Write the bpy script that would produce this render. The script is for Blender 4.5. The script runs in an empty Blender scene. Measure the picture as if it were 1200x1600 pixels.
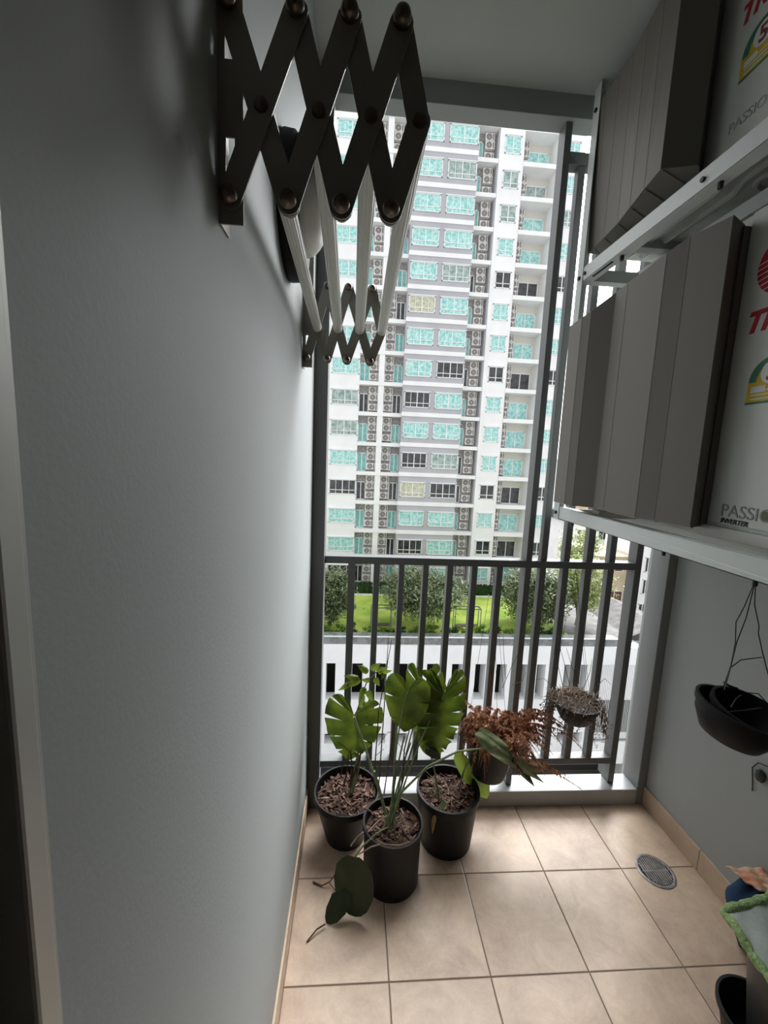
import bpy, bmesh, math, random
from mathutils import Vector, Matrix
R_ = math.radians
V = Vector
scene = bpy.context.scene
COL = scene.collection
random.seed(7)

# ------------------------------------------------------------------ camera
FPX, YAW, PITCH, ROLL, EYE = 640.8, .0727, -.1369, .0425, 1.5
cy, sy, cp, sp = math.cos(YAW), math.sin(YAW), math.cos(PITCH), math.sin(PITCH)
fw = V((sy*cp, cy*cp, sp)); r0 = V((cy, -sy, 0)); u0 = r0.cross(fw)
rt = r0*math.cos(ROLL) + u0*math.sin(ROLL); up = -r0*math.sin(ROLL) + u0*math.cos(ROLL)
cd = bpy.data.cameras.new('camera'); cam = bpy.data.objects.new('camera', cd); COL.objects.link(cam)
cd.sensor_fit = 'VERTICAL'; cd.sensor_height = 36; cd.sensor_width = 27; cd.lens = FPX/1600*36
cd.clip_start = .02; cd.clip_end = 600
m = Matrix((rt, up, -fw)).transposed().to_4x4(); m.translation = V((0, 0, EYE)); cam.matrix_world = m
scene.camera = cam
scene.view_settings.view_transform = 'Standard'; scene.view_settings.look = 'None'
scene.view_settings.gamma = 1; scene.view_settings.use_curve_mapping = False
scene.view_settings.exposure = 0.0

def ray(px, py): return fw + rt*(px-600)/FPX - up*(py-800)/FPX
def at(px, py, Y):                       # the world point seen at a photo position, at depth Y
    d = ray(px, py); return V((0, 0, EYE)) + d*(Y/d.y)
def atz(px, py, Z):
    d = ray(px, py); return V((0, 0, EYE)) + d*((Z-EYE)/d.z)

# ------------------------------------------------------------------ materials
MATS = {}
def mat(name, col, rough=.6, metal=0., var=0., vscale=8., bump=0., bscale=60., col2=None, spec=.5, transl=0., coords='Object', vdetail=4., emit=None):
    if name in MATS: return MATS[name]
    mm = bpy.data.materials.new(name); mm.use_nodes = True
    nt = mm.node_tree; nd = nt.nodes; lk = nt.links
    b = nd['Principled BSDF']; b.inputs['Roughness'].default_value = rough; b.inputs['Metallic'].default_value = metal
    b.inputs['Specular IOR Level'].default_value = spec
    c = (*col, 1); b.inputs['Base Color'].default_value = c
    tc = nd.new('ShaderNodeTexCoord')
    if var > 0 or col2:
        n = nd.new('ShaderNodeTexNoise'); n.inputs['Scale'].default_value = vscale; n.inputs['Detail'].default_value = vdetail
        lk.new(tc.outputs[coords], n.inputs['Vector'])
        rp = nd.new('ShaderNodeValToRGB'); e = rp.color_ramp.elements
        e[0].position = .35; e[1].position = .65
        if col2: e[0].color = c; e[1].color = (*col2, 1)
        else:
            e[0].color = tuple(max(0, x*(1-var)) for x in col)+(1,); e[1].color = tuple(min(1, x*(1+var)) for x in col)+(1,)
        lk.new(n.outputs['Fac'], rp.inputs['Fac']); lk.new(rp.outputs['Color'], b.inputs['Base Color'])
        src = rp.outputs['Color']
    else: src = None
    if bump > 0:
        n2 = nd.new('ShaderNodeTexNoise'); n2.inputs['Scale'].default_value = bscale; n2.inputs['Detail'].default_value = 5
        lk.new(tc.outputs[coords], n2.inputs['Vector'])
        bp = nd.new('ShaderNodeBump'); bp.inputs['Strength'].default_value = bump; bp.inputs['Distance'].default_value = .01
        lk.new(n2.outputs['Fac'], bp.inputs['Height']); lk.new(bp.outputs['Normal'], b.inputs['Normal'])
    if transl > 0:
        t = nd.new('ShaderNodeBsdfTranslucent'); mx = nd.new('ShaderNodeMixShader'); mx.inputs[0].default_value = transl
        if src: lk.new(src, t.inputs['Color'])
        else: t.inputs['Color'].default_value = c
        lk.new(b.outputs[0], mx.inputs[1]); lk.new(t.outputs[0], mx.inputs[2]); lk.new(mx.outputs[0], nd['Material Output'].inputs['Surface'])
    if emit:
        b.inputs['Emission Color'].default_value = (*emit[0], 1); b.inputs['Emission Strength'].default_value = emit[1]
    MATS[name] = mm; return mm

# floor tiles: 30 cm cement tiles with a grout joint and a cloudy stone pattern
def tile_material(name, ox, oy, size, vertical=False):
    mm = bpy.data.materials.new(name); mm.use_nodes = True; nt = mm.node_tree; nd = nt.nodes; lk = nt.links
    b = nd['Principled BSDF']; b.inputs['Roughness'].default_value = .42
    tc = nd.new('ShaderNodeTexCoord'); sx = nd.new('ShaderNodeSeparateXYZ'); lk.new(tc.outputs['Object'], sx.inputs[0])
    def mth(op, a, v=None, w=None):
        n = nd.new('ShaderNodeMath'); n.operation = op
        lk.new(a, n.inputs[0])
        if v is not None:
            if hasattr(v, 'links'): lk.new(v, n.inputs[1])
            else: n.inputs[1].default_value = v
        if w is not None: n.inputs[2].default_value = w
        return n.outputs[0]
    cells = []; dist = []
    for ax, o in ((0, ox), (1, oy)):
        s = mth('DIVIDE', mth('SUBTRACT', sx.outputs[ax], o), size)
        cells.append(mth('FLOOR', s)); fr = mth('FRACT', s)
        dist.append(mth('MINIMUM', fr, mth('SUBTRACT', mth('MULTIPLY', fr, -1.0), -1.0)))
    dmin = mth('MINIMUM', dist[0], dist[1])
    cell = nd.new('ShaderNodeCombineXYZ'); lk.new(cells[0], cell.inputs[0]); lk.new(cells[1], cell.inputs[1])
    wn = nd.new('ShaderNodeTexWhiteNoise'); lk.new(cell.outputs[0], wn.inputs['Vector'])
    off = nd.new('ShaderNodeVectorMath'); off.operation = 'SCALE'; off.inputs['Scale'].default_value = 9; lk.new(wn.outputs['Color'], off.inputs[0])
    ad = nd.new('ShaderNodeVectorMath'); lk.new(tc.outputs['Object'], ad.inputs[0]); lk.new(off.outputs[0], ad.inputs[1])
    n1 = nd.new('ShaderNodeTexNoise'); n1.inputs['Scale'].default_value = 7; n1.inputs['Detail'].default_value = 8; n1.inputs['Roughness'].default_value = .74; n1.inputs['Distortion'].default_value = .35
    lk.new(ad.outputs[0], n1.inputs['Vector'])
    rp = nd.new('ShaderNodeValToRGB'); e = rp.color_ramp.elements
    e[0].position = .3; e[0].color = (.46, .325, .23, 1); e[1].position = .68; e[1].color = (.74, .56, .41, 1)
    x = rp.color_ramp.elements.new(.5); x.color = (.61, .45, .325, 1)
    lk.new(n1.outputs['Fac'], rp.inputs['Fac'])
    hs = nd.new('ShaderNodeHueSaturation'); lk.new(rp.outputs['Color'], hs.inputs['Color'])
    v = mth('MULTIPLY_ADD', wn.outputs['Value'], .14, .93); lk.new(v, hs.inputs['Value'])
    st = mth('LESS_THAN', dmin, .0065)
    mx = nd.new('ShaderNodeMix'); mx.data_type = 'RGBA'; lk.new(st, mx.inputs['Factor']); lk.new(hs.outputs['Color'], mx.inputs['A']); mx.inputs['B'].default_value = (.19, .14, .105, 1)
    lk.new(mx.outputs['Result'], b.inputs['Base Color'])
    bp = nd.new('ShaderNodeBump'); bp.inputs['Strength'].default_value = .5; bp.inputs['Distance'].default_value = .004
    h = mth('MULTIPLY_ADD', n1.outputs['Fac'], .25, 0.0); 
    h2 = nd.new('ShaderNodeMath'); h2.operation = 'ADD'; lk.new(h, h2.inputs[0])
    sm = nd.new('ShaderNodeMapRange'); sm.inputs['From Max'].default_value = .012; lk.new(dmin, sm.inputs['Value']); lk.new(sm.outputs[0], h2.inputs[1])
    lk.new(h2.outputs[0], bp.inputs['Height']); lk.new(bp.outputs['Normal'], b.inputs['Normal'])
    return mm

M_FLOOR = tile_material('beige floor tile', -.157, .977, .3)
M_SKIRT = mat('beige skirting tile', (.56, .43, .31), .45, var=.14, vscale=9, bump=.1)
M_WALL = mat('grey green wall paint', (.345, .367, .362), .6, bump=.05, bscale=220, spec=.3)
M_CEIL = mat('ceiling paint', (.43, .46, .43), .8, bump=.1, bscale=120, spec=.2)
M_BEAM = mat('dark grey beam paint', (.30, .33, .32), .7, spec=.3)
M_FRAME = mat('grey painted steel', (.135, .142, .142), .45, spec=.35, bump=.05, bscale=90)
M_SILL = mat('pale grey sill paint', (.42, .43, .43), .4)
M_RACK = mat('white powder coated steel', (.62, .66, .65), .38, spec=.5)
M_ALU = mat('brushed aluminium', (.50, .50, .47), .4, metal=.4)
M_LINK = mat('satin steel link', (.30, .285, .25), .42, metal=.25)
M_KNOB = mat('bronze rivet', (.16, .125, .10), .28, metal=.85)
M_TUBE = mat('ivory fluted tube', (.66, .67, .62), .38)
M_BLACK = mat('black plastic', (.012, .012, .013), .55, spec=.25)
M_BLACK2 = mat('black fittings', (.01, .01, .01), .5)
M_POT = mat('black nursery pot', (.010, .0105, .012), .5, spec=.3, bump=.05, bscale=40)
M_SOIL = mat('bark mulch', (.055, .026, .017), .9, var=.6, vscale=60, bump=.8, bscale=90, col2=(.16, .085, .06))
M_CHIP = mat('bark chip', (.085, .042, .03), .85, var=.5, vscale=30)
M_CHIP2 = mat('pale bark chip', (.22, .14, .10), .85, var=.4, vscale=30)
M_LEAF = mat('monstera leaf', (.045, .078, .008), .4, col2=(.095, .13, .012), vscale=22, transl=.5)
M_LEAFSH = mat('shaded monstera leaf', (.012, .026, .006), .45, col2=(.02, .038, .010), vscale=12, transl=.2)  # darker copy of the leaf green, with back-side shade in the colour
M_LEAFY = mat('yellow edged leaf', (.07, .14, .015), .4, col2=(.26, .20, .03), vscale=9, transl=.5)
M_LIME = mat('lime leaf', (.10, .16, .015), .38, col2=(.24, .30, .05), vscale=10, transl=.5)
M_WILT = mat('wilted leaf', (.13, .19, .085), .55, col2=(.34, .38, .22), vscale=16, transl=.3)
M_TIP = mat('dry leaf tip', (.30, .19, .09), .7, var=.3, vscale=20)
M_STALK = mat('green leaf stalk', (.20, .25, .12), .5, var=.25, vscale=30)
M_TWIG = mat('brown twig', (.10, .055, .035), .8, var=.4, vscale=40)
M_FERN = mat('rust dry fern', (.17, .055, .026), .85, col2=(.58, .30, .17), vscale=60, transl=.3)
M_VINE = mat('dry straw vine', (.22, .155, .11), .85, col2=(.42, .33, .25), vscale=30)
M_VINED = mat('dark dry vine', (.06, .05, .045), .85, var=.4, vscale=30)
M_WIRE = mat('dark wire', (.02, .02, .02), .5)
M_AC = mat('ivory appliance enamel', (.62, .63, .59), .4, bump=.02, bscale=80)
M_DEFL = mat('taupe sheet plastic', (.135, .124, .104), .6, bump=.03, bscale=60)
M_PAN = mat('galvanised base pan', (.50, .50, .46), .45, metal=.15, var=.12, vscale=12)
M_RED = mat('red print', (.42, .02, .03), .5)
M_WHITE = mat('white print', (.72, .72, .70), .5)
M_YEL = mat('yellow label', (.62, .44, .03), .5)
M_GRN = mat('green label', (.03, .17, .12), .5)
M_GREYP = mat('grey print', (.24, .25, .23), .5)
M_BROWNP = mat('brown print', (.22, .05, .05), .5)
M_LEAFP = mat('olive print', (.10, .12, .05), .5)
M_OPAL = mat('opal lamp glass', (.62, .60, .56), .3)
M_DRAIN = mat('steel drain grate', (.24, .22, .21), .5, metal=.45, var=.3, vscale=40)
M_HOLE = mat('dark gap', (.006, .006, .006), .8)
M_BLUE = mat('blue cloth', (.012, .045, .11), .9, bump=.5, bscale=30, var=.3, vscale=12)
M_ORANGE = mat('orange packet', (.55, .17, .05), .4, col2=(.70, .55, .42), vscale=16)
M_GTRIM = mat('green towelling trim', (.33, .47, .20), .95, bump=.9, bscale=140, var=.3, vscale=60)
M_GREYC = mat('pale grey cloth', (.42, .46, .42), .9, bump=.4, bscale=60, var=.15, vscale=9)
M_OLIVE = mat('olive grey plastic', (.05, .05, .045), .45)
M_GLASSD = mat('dark door glass', (.02, .021, .02), .08, spec=.8)
# outdoors
M_TW = mat('white facade render', (.80, .80, .80), .8, var=.04, vscale=.6)
M_TG = mat('grey facade render', (.42, .42, .445), .8, var=.05, vscale=.6)
M_TR = mat('grey recess tile', (.33, .315, .305), .85, var=.3, vscale=5)
M_TC = mat('beige balcony ceiling', (.62, .60, .54), .8)
M_FRW = mat('white window frame', (.78, .80, .80), .5)
def pane_mat(name, c1, c2, sc):
    return mat(name, c1, .25, col2=c2, vscale=sc, vdetail=3.)
M_TEAL = pane_mat('teal patterned glass', (.20, .50, .47), (.50, .76, .735), 4.5)
M_TEALD = pane_mat('deep teal glass', (.13, .40, .37), (.26, .54, .50), 3.)
M_DARKP = pane_mat('dark glass', (.02, .022, .025), (.07, .07, .075), 2.)
M_CURT = pane_mat('grey green curtain', (.18, .27, .25), (.42, .50, .47), 3.)
M_CREAM = pane_mat('cream curtain', (.36, .37, .26), (.62, .60, .46), 4.)
M_ACO = mat('outdoor unit enamel', (.68, .66, .63), .6)
M_ACG = mat('outdoor unit grille', (.22, .21, .20), .7)
M_GRASS = mat('lawn grass', (.20, .34, .03), .95, col2=(.42, .50, .10), vscale=.55, bump=.6, bscale=8)
M_HEDGE = mat('hedge leaf', (.025, .07, .012), .8, var=.5, vscale=4, transl=.2)
M_TREE = mat('frangipani leaf', (.055, .085, .025), .4, col2=(.28, .33, .18), vscale=2.6, transl=.25)
M_TREEL = mat('light tree leaf', (.12, .17, .03), .5, col2=(.40, .46, .16), vscale=2.6, transl=.3)
M_BARK = mat('grey bark', (.10, .08, .06), .9, var=.3, vscale=3)
M_SHRUB = mat('bright shrub leaf', (.10, .20, .02), .6, col2=(.24, .36, .06), vscale=2, transl=.3)
M_POD = mat('white podium render', (.78, .79, .80), .8, var=.05, vscale=.5)
M_GLASSB = mat('dark planter wall', (.12, .125, .125), .5, col2=(.22, .23, .225), vscale=3)
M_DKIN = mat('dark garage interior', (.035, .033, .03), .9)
M_ROOF = mat('grey roof sheet', (.075, .07, .067), .8, var=.35, vscale=1.5)
M_TAN = mat('tan house wall', (.52, .43, .30), .85, var=.12, vscale=.6)
M_BRWIN = mat('brown shutter', (.13, .055, .04), .7)
M_GROUND = mat('street ground', (.13, .12, .112), .95, var=.25, vscale=.2)
M_MINT = mat('mint wall', (.45, .62, .58), .85)

# ------------------------------------------------------------------ mesh builder
class MB:
    def __init__(s): s.v = []; s.f = []; s.mi = []; s.cur = 0
    def add(s, vs, fs):
        o = len(s.v); s.v += [tuple(p) for p in vs]
        for f in fs: s.f.append(tuple(i+o for i in f)); s.mi.append(s.cur)
    def box(s, a, b):
        x0, y0, z0 = a; x1, y1, z1 = b
        s.add([(x0, y0, z0), (x1, y0, z0), (x1, y1, z0), (x0, y1, z0), (x0, y0, z1), (x1, y0, z1), (x1, y1, z1), (x0, y1, z1)],
              [(0, 3, 2, 1), (4, 5, 6, 7), (0, 1, 5, 4), (1, 2, 6, 5), (2, 3, 7, 6), (3, 0, 4, 7)]); return s
    def bar(s, p, q, w, h, upv=(0, 0, 1)):           # rectangular bar from p to q; w across, h along upv
        p, q = V(p), V(q); d = (q-p).normalized(); x = d.cross(V(upv)).normalized(); z = x.cross(d)
        vs = []
        for c in (p, q):
            for a, b in ((-1, -1), (1, -1), (1, 1), (-1, 1)): vs.append(c + x*(a*w/2) + z*(b*h/2))
        s.add(vs, [(0, 1, 2, 3), (7, 6, 5, 4), (0, 4, 5, 1), (1, 5, 6, 2), (2, 6, 7, 3), (3, 7, 4, 0)]); return s
    def tube(s, pts, r, n=8, cap=True, flute=0):
        pts = [V(p) for p in pts]; rs = r if isinstance(r, (list, tuple)) else [r]*len(pts)
        vs = []; fs = []; prev = None
        for i, p in enumerate(pts):
            t = (pts[min(i+1, len(pts)-1)] - pts[max(i-1, 0)]).normalized()
            if prev is None:
                a = V((0, 0, 1)) if abs(t.z) < .9 else V((1, 0, 0)); x = t.cross(a).normalized()
            else: x = (prev - t*prev.dot(t)).normalized()
            prev = x; y = t.cross(x)
            for k in range(n):
                an = 2*math.pi*k/n; rr = rs[i]*(1 - (flute if k % 2 else 0))
                vs.append(p + (x*math.cos(an) + y*math.sin(an))*rr)
        for i in range(len(pts)-1):
            for k in range(n): fs.append((i*n+k, i*n+(k+1) % n, (i+1)*n+(k+1) % n, (i+1)*n+k))
        if cap: fs.append(tuple(range(n-1, -1, -1))); fs.append(tuple((len(pts)-1)*n+k for k in range(n)))
        s.add(vs, fs); return s
    def cyl(s, p, q, r, n=20, r2=None): return s.tube([p, q], [r, r if r2 is None else r2], n)
    def lathe(s, prof, c, n=40, axis=(0, 0, 1)):
        c = V(c); az = V(axis).normalized(); ax = az.cross(V((0, 1, 0)) if abs(az.y) < .9 else V((1, 0, 0))).normalized(); ay = az.cross(ax)
        vs = []; fs = []
        for r, h in prof:
            for k in range(n):
                a = 2*math.pi*k/n; vs.append(c + az*h + (ax*math.cos(a)+ay*math.sin(a))*max(r, 1e-5))
        for i in range(len(prof)-1):
            for k in range(n): fs.append((i*n+k, i*n+(k+1) % n, (i+1)*n+(k+1) % n, (i+1)*n+k))
        s.add(vs, fs); return s
    def ball(s, c, r, nu=16, nv=10, lump=0, seed=0):
        rx, ry, rz = r if isinstance(r, (tuple, list)) else (r, r, r); rnd = random.Random(seed)
        ph = [rnd.uniform(0, 6.28) for _ in range(6)]
        vs = []; fs = []
        for j in range(nv+1):
            t = math.pi*j/nv
            for i in range(nu):
                a = 2*math.pi*i/nu
                k = 1 + lump*(math.sin(3*a+ph[0])*math.sin(2*t+ph[1]) + .6*math.sin(5*a+ph[2]+3*t) + .4*math.sin(7*t+ph[3]+2*a))
                vs.append((c[0]+rx*k*math.sin(t)*math.cos(a), c[1]+ry*k*math.sin(t)*math.sin(a), c[2]+rz*k*math.cos(t)))
        for j in range(nv):
            for i in range(nu): fs.append((j*nu+i, (j+1)*nu+i, (j+1)*nu+(i+1) % nu, j*nu+(i+1) % nu))
        s.add(vs, fs); return s
    def grid(s, fn, nu, nv):
        vs = [fn(i/nu, j/nv) for j in range(nv+1) for i in range(nu+1)]
        fs = [(j*(nu+1)+i, j*(nu+1)+i+1, (j+1)*(nu+1)+i+1, (j+1)*(nu+1)+i) for j in range(nv) for i in range(nu)]
        s.add(vs, fs); return s
    def prism(s, poly, axis, a, b):                  # polygon (2D) extruded along axis 'x','y','z' from a to b
        def P(u, w, t): return {'x': (t, u, w), 'y': (u, t, w), 'z': (u, w, t)}[axis]
        n = len(poly); vs = [P(u, w, a) for u, w in poly] + [P(u, w, b) for u, w in poly]
        fs = [tuple(range(n)), tuple(range(2*n-1, n-1, -1))] + [(i, (i+1) % n, n+(i+1) % n, n+i) for i in range(n)]
        s.add(vs, fs); return s
    def build(s, name, m, parent=None, smooth=False, bevel=0, solid=0, recalc=True, sub=0, angle=40):
        me = bpy.data.meshes.new(name); me.from_pydata(s.v, [], s.f)
        ms = m if isinstance(m, (list, tuple)) else [m]
        for x in ms: me.materials.append(x)
        if len(ms) > 1: me.polygons.foreach_set('material_index', s.mi)
        if recalc:
            bm = bmesh.new(); bm.from_mesh(me); bmesh.ops.remove_doubles(bm, verts=bm.verts, dist=1e-6)
            bmesh.ops.recalc_face_normals(bm, faces=bm.faces); bm.to_mesh(me); bm.free()
        if smooth:
            me.polygons.foreach_set('use_smooth', [True]*len(me.polygons)); me.set_sharp_from_angle(angle=R_(angle))
        o = bpy.data.objects.new(name, me); COL.objects.link(o)
        if parent is not None:
            me.transform(Matrix.Translation(-wloc(parent))); o.parent = parent
        if sub: k = o.modifiers.new('subdivision', 'SUBSURF'); k.levels = k.render_levels = sub
        if solid: k = o.modifiers.new('thickness', 'SOLIDIFY'); k.thickness = solid; k.offset = 0
        if bevel: k = o.modifiers.new('bevel', 'BEVEL'); k.width = bevel; k.segments = 2; k.limit_method = 'ANGLE'
        return o
def wloc(o):
    l = V(o.location)
    while o.parent: o = o.parent; l += V(o.location)
    return l
def tag(o, label, cat, group=None, kind=None):
    o['label'] = label; o['category'] = cat
    if group: o['group'] = group
    if kind: o['kind'] = kind
    return o
def thing(name, label, cat, loc, group=None):
    o = bpy.data.objects.new(name, None); COL.objects.link(o); o.location = loc; o.empty_display_size = .05
    return tag(o, label, cat, group)
def struct(o): o['kind'] = 'structure'; return o
def recenter(o):                                     # put a lone mesh's origin at its base centre
    me = o.data; xs = [v.co for v in me.vertices]
    c = V(((min(p.x for p in xs)+max(p.x for p in xs))/2, (min(p.y for p in xs)+max(p.y for p in xs))/2, min(p.z for p in xs)))
    me.transform(Matrix.Translation(-c)); o.location = c; return o
def kids(o): return [c for c in bpy.data.objects if c.parent == o]
def copy_tree(o, parent=None):
    c = o.copy(); COL.objects.link(c); c.parent = parent
    for ch in kids(o): copy_tree(ch, c)
    return c
def text(name, s, m, parent, origin, right, upv, size, shear=0., bold=0., depth=.0006, width=None, align='LEFT'):
    cu = bpy.data.curves.new(name, 'FONT'); cu.body = s; cu.size = size; cu.shear = shear; cu.offset = bold; cu.extrude = depth; cu.align_x = align
    tmp = bpy.data.objects.new(name, cu); COL.objects.link(tmp)
    dg = bpy.context.evaluated_depsgraph_get(); me = bpy.data.meshes.new_from_object(tmp.evaluated_get(dg))
    bpy.data.objects.remove(tmp); me.materials.clear(); me.materials.append(m); me.name = name
    r, u = V(right).normalized(), V(upv).normalized(); n = r.cross(u)
    if width:
        xs = [v.co.x for v in me.vertices]; w = max(xs)-min(xs); r = r*(width/w)
    M4 = Matrix((r, u, n)).transposed().to_4x4(); M4.translation = V(origin)
    me.transform(M4); me.transform(Matrix.Translation(-wloc(parent)))
    o = bpy.data.objects.new(name, me); COL.objects.link(o); o.parent = parent; return o

# ================================================================== THE BALCONY SHELL
XL, XR, YE, ZC = -.162, 1.337, 1.56, 2.784
YB = -1.3
struct(MB().box((XL-.12, YB, -.12), (XR+.12, 1.72, 0)).build('floor', M_FLOOR))
struct(MB().box((XL-.12, YB, ZC), (XR+.12, 1.58, ZC+.15)).build('ceiling', M_CEIL))
struct(MB().box((XL-.12, .195, 0), (XL, 1.72, ZC)).box((XL-.12, YB, 2.25), (XL, .195, ZC)).build('wall_left', M_WALL))
struct(MB().box((XR, YB, 0), (XR+.12, 1.72, ZC)).build('wall_right', M_WALL))
struct(MB().box((XL-.12, YB-.12, 0), (XR+.12, YB, ZC)).build('wall_back', mat('dark unseen wall', (.09, .09, .085), .6)))  # unseen wall added to block sky light from behind, darkened to cut bounce
struct(MB().box((XL, .195, 0), (XL+.006, 1.565, .10)).build('baseboard_left', M_SKIRT, bevel=.001))
b = MB()
for i in range(10):
    y1 = 1.56-.3*i; b.box((XR-.008, max(YB, y1-.298), 0), (XR, y1, .088))
struct(b.build('baseboard_right', M_SKIRT, bevel=.0015))
struct(MB().box((XL, 1.57, 0), (XL+.05, 1.655, 2.709)).build('trim_1', M_FRAME, bevel=.002))
struct(MB().box((1.298, 1.56, 0), (XR, 1.66, 2.709)).build('trim_2', mat('grey column paint', (.20, .21, .21), .5), bevel=.002))
struct(MB().box((XL-.12, 1.58, 2.709), (XR+.12, 1.655, 3.0)).build('trim_3', M_BEAM, bevel=.002))
struct(MB().box((XL+.05, YE, 0), (1.298, 1.655, .072)).build('trim_4', M_SILL, bevel=.003))
# sliding door to the room, at the near end of the left wall
dr = bpy.data.objects.new('door_1', None); COL.objects.link(dr); dr.location = (XL, -.4, 0); struct(dr)
MB().box((XL-.05, .180, 0), (XL+.012, .195, 2.25)).box((XL-.05, YB, 2.21), (XL+.012, .195, 2.25)).build('door_frame', M_ALU, dr, bevel=.002)
MB().box((XL-.06, .166, .0), (XL-.03, .181, 2.21)).build('door_gap', M_HOLE, dr)
MB().box((XL-.045, .09, .0), (XL-.012, .168, 2.21)).box((XL-.045, YB, 0), (XL-.012, .09, .07)).box((XL-.045, YB, 2.15), (XL-.012, .09, 2.21)).build('door_stile', M_FRAME, dr, bevel=.002)
MB().box((XL-.034, YB, .07), (XL-.026, .09, 2.15)).build('door_pane', M_GLASSD, dr)

# floor drain
dl = atz(1024, 1361, 0)
d = thing('floor_drain', 'round metal floor drain grate set in the beige tiles near the right wall', 'drain', (dl.x, dl.y, 0))
MB().lathe([(0, .0006), (.062, .0006), (.066, .0022), (.062, .0034), (.057, .0034), (.055, .002)], dl, 40).build('drain_rim', M_DRAIN, d, smooth=True)
MB().lathe([(0, .0012), (.055, .0012)], dl, 32).build('drain_hole', M_HOLE, d)
b = MB()
for k in range(-5, 6):
    x = k*.0088; L = math.sqrt(max(0, .054**2-x*x)); b.box((dl.x+x-.0026, dl.y-L, .0012), (dl.x+x+.0026, dl.y+L, .0034))
b.box((dl.x-.05, dl.y-.003, .001), (dl.x+.05, dl.y+.003, .003))
b.build('grate_slats', M_DRAIN, d)

# ================================================================== RAILING
RY0, RY1 = 1.605, 1.64
rl = thing('balcony_railing', 'grey steel balcony railing of upright bars with taller screen bars on the right', 'railing', (.57, 1.62, .072))
MB().box((XL+.05, RY0-.006, 1.066), (1.184, RY1+.006, 1.096)).build('top_rail', M_FRAME, rl, bevel=.002)
MB().box((XL+.05, RY0-.004, .166), (1.184, RY1+.004, .196)).build('bottom_rail', M_FRAME, rl, bevel=.002)
for a, c in ((-.018, .011), (.086, .110), (.188, .210), (.287, .310), (.387, .411), (.489, .513), (.594, .619)):
    MB().box((a, RY0, .196), (c, RY1, 1.066)).build('baluster', M_FRAME, rl, bevel=.0015)
MB().box((.710, RY0-.008, .072), (.735, RY1+.012, 2.709)).build('tall_post', M_FRAME, rl, bevel=.0015)
for a, c in ((.776, .802), (.874, .900), (.971, 1.0), (1.070, 1.097)):
    MB().box((a, RY0, .196), (c, RY1-.004, 2.575)).build('screen_bar', M_FRAME, rl, bevel=.0015)
MB().box((1.184, RY0-.006, .072), (1.212, RY1+.012, 2.62)).build('end_post', M_FRAME, rl, bevel=.0015)
MB().box((.735, RY0-.006, 2.575), (1.298, RY1+.006, 2.616)).build('screen_head_rail', M_FRAME, rl, bevel=.002)
MB().box((.60, RY0, .072), (.625, RY1, .166)).build('foot_stub', M_FRAME, rl, bevel=.0015)
MB().box((.08, RY0, .072), (.104, RY1, .166)).build('foot_stub', M_FRAME, rl, bevel=.0015)

# ================================================================== ACCORDION CLOTHES RACK
NY, FY = .514, 1.241
ck = thing('accordion_clothes_rack', 'steel accordion clothes drying rack with fluted rods on the left wall', 'drying rack', (XL, .88, 1.87))
def scissor(Y, zb, zm, zt, sgn):
    xs_m = [-.115, -.053, .004, .058]; xs_b = [-.149, -.085, -.026, .030]; xs_t = [-.150, -.079, -.022, .034]
    if Y > 1: xs_m = [-.122, -.064, -.002, .061]; xs_b = [-.150, -.093, -.036, .031]; xs_t = [-.150, -.095, -.036, .030]
    # wall bracket: a plate with a slot, and its flange on the wall
    z0, z1 = zb-.026, zt+.09
    b = MB(); x0, x1 = XL+.002, XL+.027
    b.box((x0, Y-.002, z0), (x0+.006, Y, z1)); b.box((x1-.009, Y-.002, z0), (x1, Y, z1))
    zs0, zs1 = zb+.022, zb+.062
    for a, c in ((z0, zs0), (zs1, zt-.05), (zt-.01, z1)): b.box((x0+.006, Y-.002, a), (x1-.009, Y, c))
    b.box((XL, Y-.002, z0), (XL+.002, Y+.03, z1))
    b.build('wall_bracket', M_LINK, ck)
    w = .0255
    def link(p, q, yy):
        p, q = V((p[0], yy, p[1])), V((q[0], yy, q[1])); d = (q-p).normalized()
        mb = MB(); n = V((d.z, 0, -d.x)); vs = []
        for t in (-.0011, .0011):
            for c, s in ((p, -1), (q, 1)):
                for k in range(9):
                    a = math.pi*(k/8) - math.pi/2
                    o = d*(s*math.cos(a)) + n*(math.sin(a)*s)
                    vs.append(c + o*w/2 + V((0, t, 0)))
        N = 18; mb.add(vs, [tuple(range(N)), tuple(range(2*N-1, N-1, -1))] + [(i, (i+1) % N, N+(i+1) % N, N+i) for i in range(N)])
        return mb.build('link', M_LINK, ck)
    for i in range(4):
        if i < 3:
            link((xs_b[i], zb), (xs_t[i+1], zt), Y-.004)
            link((xs_t[i], zt), (xs_b[i+1], zb), Y+.000)
        else:
            link((xs_b[i], zb), (xs_m[i], zm), Y-.004)
            link((xs_t[i], zt), (xs_m[i], zm), Y+.000)
    for i, x in enumerate(xs_m):
        MB().lathe([(0, .0045), (.003, .0045), (.0072, .003), (.0078, 0)], (x, Y-.0052, zm), 16, (0, -1, 0)).build('pivot_screw', M_KNOB, ck, smooth=True)
    for xs, z in ((xs_b, zb), (xs_t, zt)):
        for x in xs:
            MB().lathe([(0, .0165), (.004, .0158), (.0078, .0125), (.0098, .007), (.0098, .002), (.0085, 0)], (x, Y-.0052, z), 18, (0, -1, 0)).lathe([(.0075, 0), (.0085, .004), (.0085, .010), (0, .012)], (x, Y+.001, z), 14, (0, 1, 0)).build('rivet_knob', M_KNOB, ck, smooth=True)
    return xs_m
xa = scissor(NY, 1.776, 1.870, 1.963, 1)
xb = scissor(FY, 1.768, 1.851, 1.964, 1)
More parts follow.
